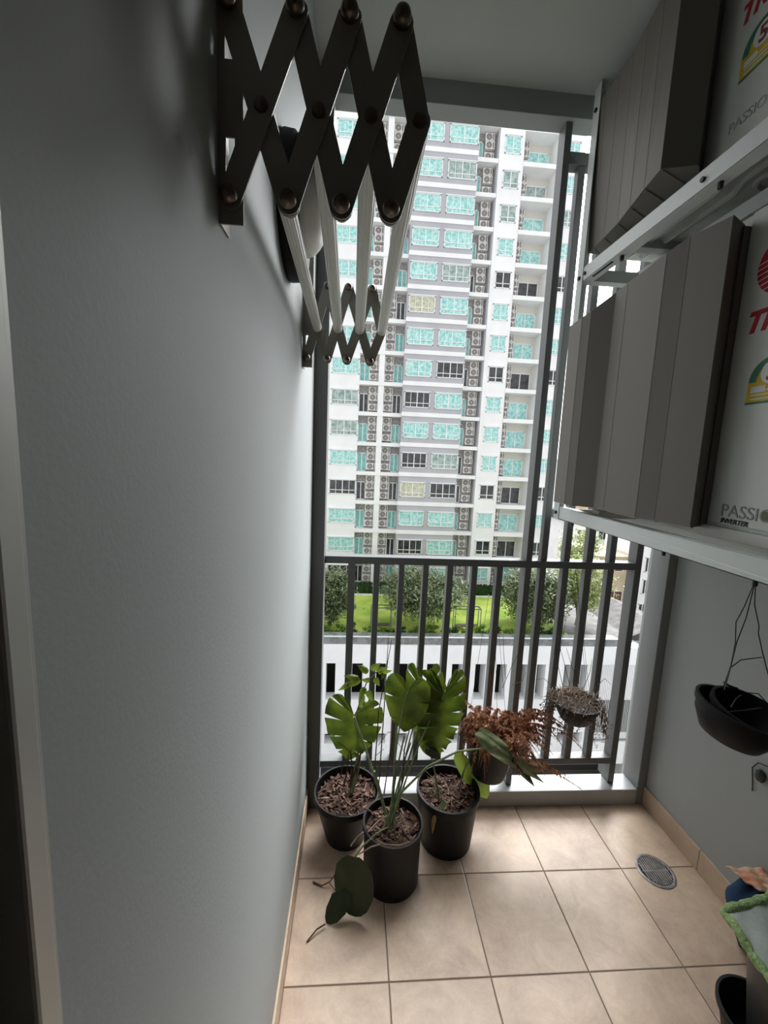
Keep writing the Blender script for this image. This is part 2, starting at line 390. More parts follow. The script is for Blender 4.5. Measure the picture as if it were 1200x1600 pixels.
for a, c in zip(xa, xb):
    MB().tube([(a, NY+.003, 1.870), (c, FY-.006, 1.851)], .0128, 32, flute=.07).build('drying_rod', M_TUBE, ck)

# wall lamp between the brackets
LY, LZ = .955, 2.0
lp = thing('wall_lamp', 'round bulkhead wall lamp with black hood and pale glass behind the clothes rack', 'wall lamp', (XL, LY, LZ))
MB().lathe([(0, 0), (.128, 0), (.132, .006), (.130, .026), (.118, .036), (0, .036)], (XL, LY, LZ), 44, (1, 0, 0)).build('lamp_base', M_BLACK, lp, smooth=True)
b = MB()
b.grid(lambda u, v: (XL+.034+.056*math.sin(math.pi*v/1.0*.5) , LY+.092*math.cos(u*2*math.pi)*math.cos(math.pi*.5*v), LZ+.010+.092*math.sin(u*2*math.pi)*math.cos(math.pi*.5*v)), 40, 10)
b.build('lamp_glass', M_OPAL, lp, smooth=True)
b = MB()
b.grid(lambda u, v: (XL+.032+.074*math.sin(math.pi*.5*v), LY+.122*math.cos(R_(20)+u*R_(140))*math.cos(math.pi*.5*v*.92), LZ+.124*math.sin(R_(20)+u*R_(140))*math.cos(math.pi*.5*v*.92)), 24, 10)
b.build('lamp_hood', M_BLACK, lp, smooth=True, solid=.004)

# ================================================================== RACK FOR THE TWO OUTDOOR UNITS
RX = .785
rk = thing('unit_rack', 'white two tier steel rack carrying the two outdoor units along the right wall', 'rack', (1.05, 1.0, 1.29))
def channel(name, p0, p1, x, z0, z1):
    b = MB(); b.box((x, p0, z0), (x+.003, p1, z1)); b.box((x, p0, z0), (x+.038, p1, z0+.003)); b.box((x, p0, z1-.003), (x+.038, p1, z1))
    return b.build(name, M_RACK, rk, bevel=.001)
b = MB(); b.box((RX-.003, 1.512, 1.285), (RX, 1.55, ZC-.004)); b.box((RX-.003, 1.547, 1.285), (RX+.035, 1.55, ZC-.004)); b.build('front_post', M_RACK, rk, bevel=.0008)
b = MB(); b.box((RX-.003, .45, 1.285), (RX, .488, ZC-.004)); b.box((RX-.003, .45, 1.285), (RX+.035, .453, ZC-.004)); b.build('front_post', M_RACK, rk, bevel=.0008)
for y in (1.53, .47):
    MB().box((XR-.04, y-.02, 1.285), (XR-.001, y+.02, 2.3)).build('wall_post', M_RACK, rk, bevel=.001)
for z0 in (1.287, 2.145):
    channel('front_bar', .45, 1.548, RX, z0, z0+.045)
    channel('middle_bar', .45, 1.548, .985, z0+.004, z0+.045)
    channel('rear_bar', .45, 1.548, 1.25, z0, z0+.045)
    for y in (1.525, .47):
        b = MB(); b.box((RX+.004, y-.02, z0-.0), (XR-.002, y-.017, z0+.04)); b.box((RX+.004, y-.02, z0), (XR-.002, y+.018, z0+.003)); b.build('cross_bar', M_RACK, rk, bevel=.0008)
def bolt(p, q, r, n): MB().cyl(p, q, r, n).build('bolt', M_BLACK2, rk)
for y, z in ((1.43, 1.287), (.98, 1.287), (.735, 1.287)): bolt((RX+.012, y, z+.001), (RX+.012, y, z-.012), .0045, 10)
for y, z in ((1.5, 2.166), (1.0, 2.166)): bolt((RX+.002, y, z), (RX-.006, y, z), .006, 6)
for z in (1.31, 2.16, 2.7): bolt((RX+.001, 1.53, z), (RX-.009, 1.53, z), .007, 6)
for y in (1.32, .97): bolt((RX+.018, y, 2.145), (RX+.018, y, 2.131), .006, 6)
b = MB(); b.box((RX+.010, 1.36, 2.1435), (RX+.016, 1.47, 2.1452)); b.build('slot', M_HOLE, rk)

# ================================================================== OUTDOOR UNITS
def unit(label, y0, y1, ypan, zb, zt, defl, deft, tx, kind):
    XP = .87
    u = thing('outdoor_unit', label, 'air conditioner', (1.03, (y0+y1)/2, zb))
    MB().box((XP+.006, y0, zb+.004), (1.20, y1, zt)).build('casing', M_AC, u, bevel=.006)
    MB().box((XP, y0, zb+.028), (XP+.006, ypan-.012, zt-.002)).build('front_panel', M_AC, u, bevel=.004)
    # base pan with its pressed ribs, seen from below
    b = MB(); b.box((XP-.004, y0-.004, zb-.004), (1.204, y1+.004, zb+.02))
    for x in (.905, .955, 1.06, 1.12): b.tube([(x, y0+.03, zb-.004), (x, (y0+y1)/2-.05, zb-.004), (x+.025, (y0+y1)/2, zb-.004), (x+.025, y1-.03, zb-.004)], .011, 8)
    b.build('base_pan', M_PAN, u, smooth=True)
    MB().lathe([(.030, 0), (.036, -.008), (.044, -.008), (.048, 0)], (1.03, y0+(y1-y0)*.42, zb-.005), 24).lathe([(0, -.001), (.03, -.001)], (1.03, y0+(y1-y0)*.42, zb-.005), 24).build('drain_socket', M_PAN, u, smooth=True)
    for y in (y0+.12, y1-.12):
        MB().box((XP-.02, y-.02, zb-.030), (1.215, y+.02, zb-.004)).build('foot', M_PAN, u, bevel=.002)
    # air deflector of bent sheet, fixed in front of the fan
    n = len(defl); b = MB(); vs = []
    for (x, y, z), (x2, y2, z2) in zip(defl, deft): vs += [(x, y, z), (x2, y2, z2)]
    b.add(vs, [(2*i, 2*i+2, 2*i+3, 2*i+1) for i in range(n-1)])
    back = [(XP, defl[0][1]+.0, defl[0][2]), (XP, defl[-1][1], defl[-1][2])]
    bt = [V(p) for p in defl] + [V((XP+.004, defl[-1][1]+.01, defl[-1][2])), V((XP+.004, defl[0][1], defl[0][2]))]
    b.add(bt, [tuple(range(len(bt)))])
    tp = [V(p) for p in deft] + [V((XP+.004, deft[-1][1]+.01, deft[-1][2])), V((XP+.004, deft[0][1], deft[0][2]))]
    b.add(tp, [tuple(range(len(tp)))])
    dfl = b.build('air_deflector', M_DEFL, u, solid=.004)
    b = MB()
    for i in range(1, n-1):
        p, q = V(defl[i]), V(deft[i]); b.tube([p+V((-.001, 0, 0)), q+V((-.001, 0, 0))], .0012, 6)
    b.build('deflector_seam', M_DEFL, dfl, smooth=True)
    b = MB()
    for i in range(1, n-1):
        p = V(defl[i]); b.tube([p+V((.004, 0, -.003)), V((XP, p.y+.05, p.z-.003))], .0014, 5)
    b.build('bottom_rib', M_DEFL, dfl, smooth=True)
    MB().box((XP-.016, ypan-.012, zb+.02), (XP+.001, ypan+.012, zt-.03)).build('deflector_flange', M_DEFL, dfl)
    return u
low_b = [(.732, 1.456, 1.36), (.731, 1.377, 1.36), (.741, 1.343, 1.36), (.782, 1.286, 1.36), (.779, 1.226, 1.36), (.780, 1.079, 1.36), (.795, 1.025, 1.36), (.812, .927, 1.36), (.868, .958, 1.36)]
low_t = [(a[0]-.004, a[1], z) for a, z in zip(low_b, (1.971, 1.975, 1.985, 2.022, 2.024, 2.042, 2.055, 2.052, 2.052))]
lo = unit('larger outdoor unit on the lower tier, with taupe air deflector and red striped logo', .60, 1.50, .958, 1.345, 2.075, low_b, low_t, 0, 'low')
upp_b = [(.806, 1.535, 2.25), (.806, 1.50, 2.25), (.800, 1.43, 2.25), (.792, 1.345, 2.25), (.776, 1.263, 2.25), (.760, 1.18, 2.25), (.748, 1.103, 2.25), (.825, 1.078, 2.25), (.868, 1.128, 2.25)]
upp_t = [(a[0]+o, a[1]+p, z) for a, o, p, z in zip(upp_b, (-.018, -.02, -.02, -.018, -.012, -.004, .0, .0, .0), (.0, -.02, -.03, -.02, -.01, .0, .0, .0, .0), (2.722, 2.715, 2.70, 2.70, 2.705, 2.715, 2.73, 2.73, 2.73))]
hi = unit('smaller outdoor unit on the upper tier right under the ceiling', .74, 1.52, 1.130, 2.235, 2.755, upp_b, upp_t, 0, 'up')
# print on the units (reads towards the near end: right = -y, up = +z, outward = -x)
RT, UP = (0, -1, 0), (0, 0, 1)
def energy_label(u, X, yl, zb, s):
    lab = MB(); yc = yl-.055*s; N = 20
    poly = [(yl, zb), (yl-.11*s, zb), (yl-.11*s, zb+.05*s)] + [(yc+.055*s*math.cos(math.pi-a*math.pi/N), zb+.05*s+.055*s*math.sin(a*math.pi/N)) for a in range(1, N)] + [(yl, zb+.05*s)]
    lo_ = lab.prism(poly, 'x', X-.0006, X).build('energy_label', M_YEL, u)
    arc = MB()
    arc.grid(lambda a, t: (X-.0012, yc-(.036+.017*t)*s*math.cos(a*math.pi), zb+.05*s+(.036+.017*t)*s*math.sin(a*math.pi)), 20, 1)
    arc.build('label_arc', M_GRN, lo_)
    MB().lathe([(0, .0016), (.026*s, .0016), (.026*s, .0010)], (X, yc, zb+.068*s), 24, (-1, 0, 0)).build('label_disc', M_WHITE, lo_)
    text('label_number', '5', M_BROWNP, lo_, (X-.0022, yc+.012*s, zb+.051*s), RT, UP, .048*s, bold=.001)
    b = MB()
    for i in range(3): b.box((X-.0010, yl-.095*s, zb+.010*s+i*.009*s), (X-.0004, yl-.012*s, zb+.013*s+i*.009*s))
    b.box((X-.0012, yl-.045*s, zb+.026*s), (X-.0006, yl-.010*s, zb+.040*s)); b.build('label_lines', M_WHITE, lo_)
    MB().box((X-.0010, yl-.11*s, zb), (X-.0004, yl, zb+.005*s)).build('label_edge', M_GRN, lo_)
def brand(u, X, yl, zbase, s, disc=True):
    if disc:
        c = (X, yl-.072*s, zbase+.13*s); r = .062*s
        o = MB().lathe([(0, .0007), (r, .0007), (r, 0)], c, 48, (-1, 0, 0)).build('logo_disc', M_RED, u)
        b = MB()
        for i in range(6):
            z = c[2]-.042*s+i*.0115*s; h = math.sqrt(r*r-(z-c[2])**2); b.bar((X-.0010, c[1]+h, z-.004*s), (X-.0010, c[1]-h*.55, z+.012*s), .0009, .0016*s)
        b.build('logo_stripe', M_WHITE, o)
    t = text('brand_lettering', 'TRANE', M_RED, u, (X-.0008, yl, zbase), RT, UP, .062*s, shear=.28, bold=.0022*s)
brand(lo, .87, .922, 1.805, 1.0)
energy_label(lo, .87, .893, 1.646, .95)
text('series_lettering', 'PASSIO', M_GREYP, lo, (.8692, .912, 1.393), RT, UP, .040)
text('series_lettering', 'N', M_GREYP, lo, (.8692, .775, 1.393), RT, UP, .040)
text('inverter_lettering', 'INVERTER', M_BLACK2, lo, (.8692, .909, 1.377), RT, UP, .0155, shear=.25, bold=.0003)
MB().lathe([(0, .0008), (.011, .0008), (.011, 0)], (.87, .805, 1.405), 16, (-1, 0, 0)).build('leaf_mark', M_LEAFP, lo)
brand(hi, .87, 1.060, 2.530, .9, disc=False)
energy_label(hi, .87, 1.040, 2.400, .95)
text('series_lettering', 'PASSION', mat('faint grey print', (.38, .39, .37), .5), hi, (.8692, 1.05, 2.30), RT, UP, .030)

# ================================================================== PLANTS
def resample(poly, n):
    ds = [0]
    for a, c in zip(poly, poly[1:]): ds.append(ds[-1]+(V((*c, 0))-V((*a, 0))).length)
    out = []
    for i in range(n+1):
        t = ds[-1]*i/n; k = 0
        while k < len(ds)-2 and ds[k+1] < t: k += 1
        f = (t-ds[k])/max(1e-9, ds[k+1]-ds[k]); a, c = poly[k], poly[k+1]; out.append((a[0]+(c[0]-a[0])*f, a[1]+(c[1]-a[1])*f))
    return out
HEART = [(0, 1), (.14, .95), (.36, .84), (.62, .66), (.83, .44), (.96, .18), (1, -.06), (.93, -.25), (.74, -.37), (.48, -.39), (.24, -.29), (.05, -.08)]
OVAL = [(0, 1), (.2, .9), (.55, .72), (.88, .48), (1, .25), (.85, .06), (.5, -.03), (.15, -.03), (.0, 0)]
def leaf(mb, J, T, W, face, lobes=0, gap=.5, droop=.12, fold=.12, outline=HEART, wave=.02, seed=0, wr=1.0):
    J, T = V(J), V(T); L = (T-J).length; y = (T-J)/L; f = V(face); z = (f-y*f.dot(y)).normalized(); x = y.cross(z)
    rnd = random.Random(seed); ph = rnd.uniform(0, 6)
    for s in (-1, 1):
        wr_ = W*(1 if s > 0 else wr)
        N = 48; mar = resample(outline, N); n = max(1, lobes)
        edges = [i/n for i in range(n+1)]
        for li in range(n):
            a0, a1 = edges[li], edges[li+1]; am = (a0+a1)/2; rows = max(3, int(N/n)); cols = 9
            def P(u, t):
                a = a0+(a1-a0)*u; tg = .42
                e = a
                if lobes and t > tg:
                    k = gap*((t-tg)/(1-tg))**.8
                    if (u > .5 and li < n-1) or (u < .5 and li > 0): e = a+(am-a)*k*abs(2*u-1)
                q = e*N; i = min(N-1, int(q)); fr = q-i
                mx, my = mar[i][0]+(mar[i+1][0]-mar[i][0])*fr, mar[i][1]+(mar[i+1][1]-mar[i][1])*fr
                iy = max(0., .97*(1-a/.62)); px = mx*t*wr_*s; py = (iy+(my-iy)*t)*L
                ax = abs(px)/W; ay = py/L
                pz = .05*L*(abs(2*u-1)-.5)*t*(1 if lobes else 0) - droop*L*(max(0, ay)**2) - droop*.6*L*ax*ax + fold*abs(px) + wave*L*math.sin(9*ay+ph+5*ax*s)*ax
                return J + x*px + y*py + z*pz
            mb.grid(P, rows, cols)
    return mb
def mid_tube(mb, J, T, face, r): return mb
def curve_pts(p, q, sag, n=10, side=(0, 0, 0)):
    p, q = V(p), V(q); out = []
    for i in range(n+1):
        t = i/n; out.append(p.lerp(q, t)+V((0, 0, 1))*(sag*4*t*(1-t))+V(side)*(4*t*(1-t)))
    return out
def add_leaf(parent, J, T, W, face, m, stalk_from=None, sag=.03, r=.0028, side=(0, 0, 0), **kw):
    o = leaf(MB(), J, T, W, face, **kw).build('leaf', m, parent, smooth=True, recalc=True, angle=80)
    if stalk_from is not None:
        MB().tube(curve_pts(stalk_from, J, sag, 12, side), [r*1.3]*4+[r]*9, 7).build('leaf_stalk', M_STALK, o, smooth=True)
    return o
def pot(parent, c, rr, rb, h, lip=.006):
    x, y = c[0], c[1]; z = c[2] if len(c) > 2 else 0
    MB().lathe([(0, .003), (rb-.006, .003), (rb, .0), (rb+.001, .004), (rr-.006, h-.03), (rr-.004, h-.028), (rr, h-.024), (rr, h), (rr-lip, h), (rr-lip-.001, h-.03), (rb*.97, .02), (0, .02)], (x, y, z), 56).build('pot', M_POT, parent, smooth=True, angle=35)
def soil(parent, c, r, z, seed, n=150):
    rnd = random.Random(seed)
    MB().grid(lambda u, v: (c[0]+r*v*math.cos(u*6.2832), c[1]+r*v*math.sin(u*6.2832), z+.006*math.sin(9*u+14*v)*v+.004*math.sin(25*u)), 40, 8).build('soil', M_SOIL, parent, smooth=True)
    for nm, mm, k in (('bark_mulch', M_CHIP, n), ('pale_mulch', M_CHIP2, n//3)):
        b = MB()
        for _ in range(k):
            a = rnd.uniform(0, 6.28); q = r*.93*math.sqrt(rnd.random()); p = V((c[0]+q*math.cos(a), c[1]+q*math.sin(a), z+.004+rnd.uniform(0, .008)))
            dv = V((rnd.uniform(-1, 1), rnd.uniform(-1, 1), rnd.uniform(-.35, .35))).normalized()*rnd.uniform(.006, .016)
            b.bar(p-dv, p+dv, rnd.uniform(.004, .009), rnd.uniform(.002, .004), (rnd.uniform(-.4, .4), rnd.uniform(-.4, .4), 1))
        o = b.build(nm, mm, parent); o['kind'] = 'stuff'
FACE = V((-.1, -1, .25))
# --- left pot, in the corner
P1 = (.006, 1.452); p1 = thing('potted_plant', 'potted split leaf plant in a tapered black pot in the left corner by the wall', 'potted plant', (*P1, 0))
pot(p1, P1, .127, .078, .195); soil(p1, P1, .115, .165, 1, 170)
add_leaf(p1, at(553, 1117, 1.47), at(543, 1192, 1.44), .115, (-.15, -1, .35), M_LEAF, V((P1[0]+.02, P1[1], .17)), sag=.0, side=(.03, 0, .02), lobes=6, gap=.17, droop=.10, fold=.10, seed=3)
add_leaf(p1, at(577, 1098, 1.50), at(572, 1128, 1.49), .03, (.5, -1, .2), M_LIME, V((P1[0]+.02, P1[1]+.01, .17)), lobes=0, outline=OVAL, seed=4)
stem = [V((P1[0]+.01, P1[1], .165)), at(562, 1160, 1.46), at(558, 1110, 1.47), at(572, 1068, 1.47), at(590, 1048, 1.48)]
MB().tube(stem, [.0035, .003, .0028, .0024, .002], 7).build('stem', M_STALK, p1, smooth=True)
rnd = random.Random(5)
for px, py, tx, ty, w in ((562, 1062, 538, 1075, .014), (560, 1060, 540, 1056, .012), (575, 1050, 562, 1040, .013), (580, 1046, 592, 1038, .013), (588, 1048, 605, 1045, .010), (592, 1052, 612, 1052, .012), (586, 1060, 592, 1072, .012), (570, 1075, 562, 1092, .013), (566, 1085, 560, 1108, .014), (574, 1080, 582, 1096, .013), (548, 1068, 530, 1082, .013), (600, 1050, 598, 1062, .010), (578, 1064, 566, 1064, .011)):
    add_leaf(p1, at(px, py, 1.47), at(tx, ty, 1.45), w, (rnd.uniform(-.6, .6), -1, rnd.uniform(-.2, .7)), M_LIME, None, outline=OVAL, droop=.3, fold=.25, seed=px)
for a, c, r in (((537, 1230), (545, 1178), .0028), ((545, 1230), (567, 1165), .004), ((532, 1215), (535, 1185), .002), ((548, 1225), (548, 1170), .0032), ((545, 1175), (528, 1160), .0015), ((548, 1180), (563, 1168), .0015)):
    MB().tube([at(*a, 1.45), (at(*a, 1.45)+at(*c, 1.46))/2+V((.004, 0, .002)), at(*c, 1.46)], [r*1.2, r, r*.8], 6).build('dry_stalk', M_TWIG, p1, smooth=True)
# --- front pot
P2 = (.172, 1.283); p2 = thing('potted_plant', 'nearest potted plant in a straight black pot with shaded leaves drooping onto the floor', 'potted plant', (*P2, 0))
pot(p2, P2, .107, .098, .22, .007); soil(p2, P2, .097, .188, 2, 130)
B2 = V((P2[0]-.005, P2[1]+.005, .19))
# crown of thick stalks
for px, py, Y, r in ((553, 1120, 1.36, .0042), (622, 1110, 1.40, .0038), (660, 1120, 1.40, .0036), (632, 1150, 1.38, .003), (642, 1160, 1.38, .0025), (585, 1205, 1.31, .0045)):
    MB().tube(curve_pts(B2+V((random.uniform(-.012, .012), random.uniform(-.008, .01), 0)), at(px, py, Y), .0, 10, (0, .02, 0)), [r*1.7, r*1.5]+[r*1.1]*3+[r]*6, 8).build('stalk', M_STALK, p2, smooth=True)
add_leaf(p2, at(694, 1086, 1.40), at(688, 1192, 1.36), .115, (.15, -1, .3), M_LEAF, B2, sag=.0, side=(0, .02, .03), lobes=9, gap=.22, droop=.16, fold=.1, seed=11, wr=.8)
add_leaf(p2, at(637, 1081, 1.38), at(629, 1150, 1.36), .085, (-.35, -1, .5), M_LEAF, B2, sag=.0, side=(-.01, .02, .03), lobes=4, gap=.08, droop=.2, fold=.34, seed=12)
add_leaf(p2, at(664, 1080, 1.42), at(668, 1190, 1.41), .075, (-.25, -1, .2), M_LEAF, B2, sag=.0, side=(0, .02, .03), lobes=6, gap=.14, droop=.14, fold=.15, seed=13)
add_leaf(p2, at(682, 1068, 1.43), at(700, 1076, 1.42), .03, (0, -1, .9), M_LEAFY, None, lobes=0, outline=OVAL, droop=.3, seed=14)
add_leaf(p2, at(668, 1150, 1.43), at(672, 1185, 1.43), .04, (0, -1, .3), M_LIME, None, lobes=0, seed=15)
# wilted leaf on a long arching stalk, reaching right
wl = leaf(MB(), at(752, 1143, 1.33), at(842, 1216, 1.36), .042, (-.5, -1, .8), outline=OVAL, droop=-.1, fold=-.45, wave=.04, seed=16, wr=.55).build('wilted_leaf', M_WILT, p2, smooth=True, angle=80)
MB().tube([B2, at(625, 1240, 1.26), at(668, 1198, 1.27), at(715, 1174, 1.30), at(776, 1167, 1.33)], [.005, .0042, .0038, .0035, .003], 8).build('leaf_stalk', M_STALK, wl, smooth=True)
leaf(MB(), at(812, 1190, 1.345), at(866, 1207, 1.36), .022, (-.2, -1, .8), outline=OVAL, droop=.1, fold=-.3, seed=17).build('dry_tip', M_TIP, wl, smooth=True)
leaf(MB(), at(800, 1190, 1.33), at(838, 1236, 1.34), .02, (-.4, -1, .2), outline=OVAL, droop=.1, fold=-.4, seed=18).build('curled_edge', M_LEAFSH, wl, smooth=True)
# drooping leaves on the floor side, their shade put into the dark colour
J7 = V((.036, 1.185, .185)); T7 = atz(553, 1436, .012)
add_leaf(p2, J7, T7, .07, (-.4, -1, .35), M_LEAFSH, B2, sag=.02, lobes=0, outline=[(0, 1), (.3, .97), (.62, .86), (.9, .66), (1, .4), (.9, .17), (.6, .04), (.3, -.02), (.05, 0)], droop=.05, fold=.12, seed=19)
J8 = V((.02, 1.165, .085)); T8 = atz(508, 1444, .012)
add_leaf(p2, J8, T8, .033, (-.6, -1, .5), M_LEAFSH, None, lobes=0, outline=[(0, 1), (.4, .93), (.8, .75), (1, .45), (.8, .15), (.3, 0), (.0, 0)], droop=.1, fold=.1, seed=20)
MB().tube([T8, atz(495, 1452, .012), atz(479, 1472, .003)], .0025, 6).build('dry_tip', M_TWIG, p2, smooth=True)
MB().tube([atz(533, 1344, .09), atz(527, 1362, .05), atz(515, 1378, .018), atz(503, 1384, .006), atz(489, 1378, .004)], [.0015, .002, .002, .0025, .003], 6).tube([atz(515, 1380, .012), atz(523, 1390, .006), atz(518, 1399, .004)], .0018, 6).build('dry_stalk', M_TWIG, p2, smooth=True)
MB().tube([at(589, 1312, 1.18), at(600, 1320, 1.17), at(625, 1321, 1.166), at(640, 1316, 1.17)], .0028, 6).build('dry_stalk', M_CHIP2, p2, smooth=True)
for a, c, Y0, Y1 in (((598, 1285), (569, 1262), 1.25, 1.22), ((604, 1275), (575, 1300), 1.26, 1.19), ((612, 1300), (630, 1283), 1.24, 1.24), ((625, 1270), (638, 1300), 1.27, 1.22), ((600, 1318), (560, 1335), 1.18, 1.17), ((580, 1310), (556, 1338), 1.18, 1.19), ((568, 1300), (548, 1322), 1.2, 1.2)):
    MB().tube([at(*a, Y0), (at(*a, Y0)+at(*c, Y1))/2+V((0, 0, .008)), at(*c, Y1)], .0022, 6).build('dry_stalk', M_VINE, p2, smooth=True)
# --- right rear pot
P3 = (.402, 1.425); p3 = thing('potted_plant', 'potted plant in a straight sided black pot, rightmost of the three floor pots', 'potted plant', (*P3, 0))
pot(p3, P3, .123, .100, .22, .008); soil(p3, P3, .111, .185, 3, 170)
add_leaf(p3, at(737, 1192, 1.47), at(766, 1256, 1.46), .062, (.1, -1, .2), M_LIME, V((P3[0]+.05, P3[1]+.02, .19)), sag=.05, lobes=0, droop=.15, fold=.1, seed=21)
add_leaf(p3, at(668, 1168, 1.36), at(692, 1190, 1.37), .02, (0, -1, .5), M_LEAFSH, V((P3[0]-.04, P3[1]-.03, .19)), lobes=0, outline=OVAL, seed=22)
rnd = random.Random(9)
for _ in range(16):
    p = V((P3[0]+rnd.uniform(-.08, .0), P3[1]+rnd.uniform(-.05, .06), .187)); q = p+V((rnd.uniform(-.05, .05), rnd.uniform(-.04, .02), rnd.uniform(.03, .09)))
    MB().tube([p, (p+q)/2+V((0, 0, .01)), q], [.0014, .0011, .0006], 5).build('grass_blade', M_STALK, p3, smooth=True)
leaf(MB(), at(695, 1252, 1.32), at(687, 1268, 1.30), .012, (0, -1, .4), outline=OVAL).build('leaf', M_WILT, p3, smooth=True)
leaf(MB(), at(679, 1275, 1.31), at(676, 1308, 1.31), .008, (0, -1, .1), outline=OVAL, fold=.4).build('dry_leaf', M_TIP, p3, smooth=True)
# bare canes standing between the pots, rooted in the left and front pots
for a, c, e, Y0, Y1, r in (((583, 1235), (592, 1110), (612, 1000), 1.40, 1.52, .0022), ((592, 1225), (600, 1110), (607, 996), 1.40, 1.54, .0022), ((600, 1240), (612, 1160), (622, 1085), 1.32, 1.45, .002), ((628, 1225), (632, 1170), (645, 1120), 1.32, 1.42, .0024)):
    MB().tube([at(a[0], a[1], Y0), at(c[0], c[1], (Y0+Y1)/2), at(e[0], e[1], Y1)], [r*1.3, r, r*.6], 6).build('bare_cane', M_TWIG, p2, smooth=True)
for a, c, Y in (((591, 1165), (607, 1143), 1.44), ((588, 1180), (600, 1170), 1.43), ((618, 1155), (634, 1178), 1.42), ((607, 1145), (622, 1138), 1.45)):
    MB().tube([at(*a, Y), at(*c, Y)], [.0013, .0008], 5).build('bare_cane', M_TWIG, p2, smooth=True)

# --- hanging pots on the railing
def hang_wires(parent, c, r, ztop, ytop, n=3):
    for k in range(n):
        a = 2*math.pi*k/n+.5
        MB().tube([(c[0]+r*math.cos(a), c[1]+r*math.sin(a), c[2]), (c[0], ytop, ztop)], .0007, 4).build('hanging_wire', M_WIRE, parent)
def frond(parent, pts, n, w, seed, m=M_FERN, droop=1.):
    rnd = random.Random(seed); b = MB(); pts = [V(p) for p in pts]
    def C(t):
        if len(pts) == 3:
            return pts[0]*(1-t)**2 + pts[1]*2*t*(1-t) + pts[2]*t*t
    b.tube([C(i/10) for i in range(11)], [.0012]*8+[.0008]*3, 4)
    for i in range(2, n):
        t = i/n; p = C(t); tg = (C(min(1, t+.02))-C(max(0, t-.02))).normalized()
        s = tg.cross(V((0, 0, 1))); s = s.normalized() if s.length > .05 else V((1, 0, 0))
        for sd in (-1, 1):
            ww = w*math.sin(math.pi*min(1, t*.85+.12))*rnd.uniform(.55, 1.15)
            dv = (s*sd*rnd.uniform(.5, 1)+V((0, 0, -droop*rnd.uniform(.4, 1.3)))+tg*rnd.uniform(.0, .5)+V((rnd.uniform(-.4, .4), rnd.uniform(-.4, .4), rnd.uniform(-.3, .3)))).normalized()*ww
            nn = dv.cross(tg+V((rnd.uniform(-.6, .6), rnd.uniform(-.6, .6), rnd.uniform(-.6, .6)))).normalized(); e = nn.cross(dv).normalized()*ww*.26
            k = nn*ww*.12
            b.add([p, p+dv*.35+e+k, p+dv*.75+e*.8, p+dv-k, p+dv*.75-e*.8, p+dv*.35-e+k], [(0, 1, 2, 3), (0, 3, 4, 5)])
    return b.build('frond', m, parent, recalc=False)
P4 = V((.575, 1.475, .405))
f4 = thing('hanging_fern', 'dried rust brown fern spilling from a black pot hung on the railing', 'hanging plant', (P4.x, P4.y, .235))
MB().lathe([(0, -.17), (.055, -.17), (.066, -.165), (.082, -.11), (.093, -.02), (.097, -.006), (.097, 0), (.091, 0), (.088, -.03), (.0, -.035)], P4, 48).build('pot', M_POT, f4, smooth=True, angle=35)
hang_wires(f4, P4, .095, 1.066, 1.60)
rnd = random.Random(21)
for i in range(84):
    a = rnd.uniform(0, 6.28); L = rnd.uniform(.10, .19); ca, sa = math.cos(a), math.sin(a)*.75-.12
    s = P4+V((rnd.uniform(-.05, .06), rnd.uniform(-.05, .04), -.01))
    if ca > .25: L *= rnd.uniform(1.0, 1.45)
    md = s+V((ca*L*.5, sa*L*.5, rnd.uniform(.10, .17)))
    e = s+V((ca*L+.02, sa*L, rnd.uniform(-.07, .05)))
    if e.y > 1.59: e.y = 1.58
    if e.x < .45: e.x = .455
    frond(f4, (s, md, e), 52, rnd.uniform(.013, .022), i)
for i, (mx, my, ex, ey, Y0) in enumerate(((835, 1080, 905, 1160, 1.47), (850, 1090, 912, 1172, 1.45), (830, 1075, 880, 1145, 1.44), (820, 1090, 868, 1150, 1.42), (800, 1180, 908, 1232, 1.43), (830, 1190, 902, 1222, 1.43), (840, 1195, 912, 1236, 1.44), (780, 1110, 795, 1185, 1.40), (770, 1100, 775, 1175, 1.39), (805, 1110, 835, 1180, 1.41), (850, 1105, 885, 1180, 1.46), (870, 1110, 922, 1190, 1.48), (790, 1120, 845, 1200, 1.42), (800, 1130, 820, 1195, 1.41), (720, 1090, 680, 1065, 1.5), (745, 1080, 748, 1165, 1.39), (735, 1095, 742, 1150, 1.4))):
    frond(f4, (P4+V((rnd.uniform(-.02, .05), -.02, .0)), at(mx, my-12, Y0), at(ex, ey, Y0)), 60, .018, 100+i)
for a, c, e in (((785, 1075), (800, 1040), (812, 1018)), ((770, 1080), (768, 1040), (770, 1060)), ((800, 1070), (815, 1065), (822, 1050)), ((790, 1060), (787, 1020), (786, 990))):
    MB().tube([at(*a, 1.5), at(*c, 1.52), at(*e, 1.54)], [.0012, .001, .0007], 5).build('bare_stem', M_TWIG, f4)
P5 = V((.925, 1.488, .548))
f5 = thing('hanging_vine_pot', 'small black bowl of dry straw coloured vines hung right of the rust fern', 'hanging plant', (P5.x, P5.y, .455))
MB().lathe([(0, -.088), (.045, -.088), (.056, -.08), (.08, -.035), (.094, -.004), (.094, 0), (.088, 0), (.078, -.03), (0, -.035)], P5, 40).build('bowl', M_POT, f5, smooth=True, angle=35)
hang_wires(f5, P5, .092, 1.066, 1.60)
rnd = random.Random(33); b = MB()
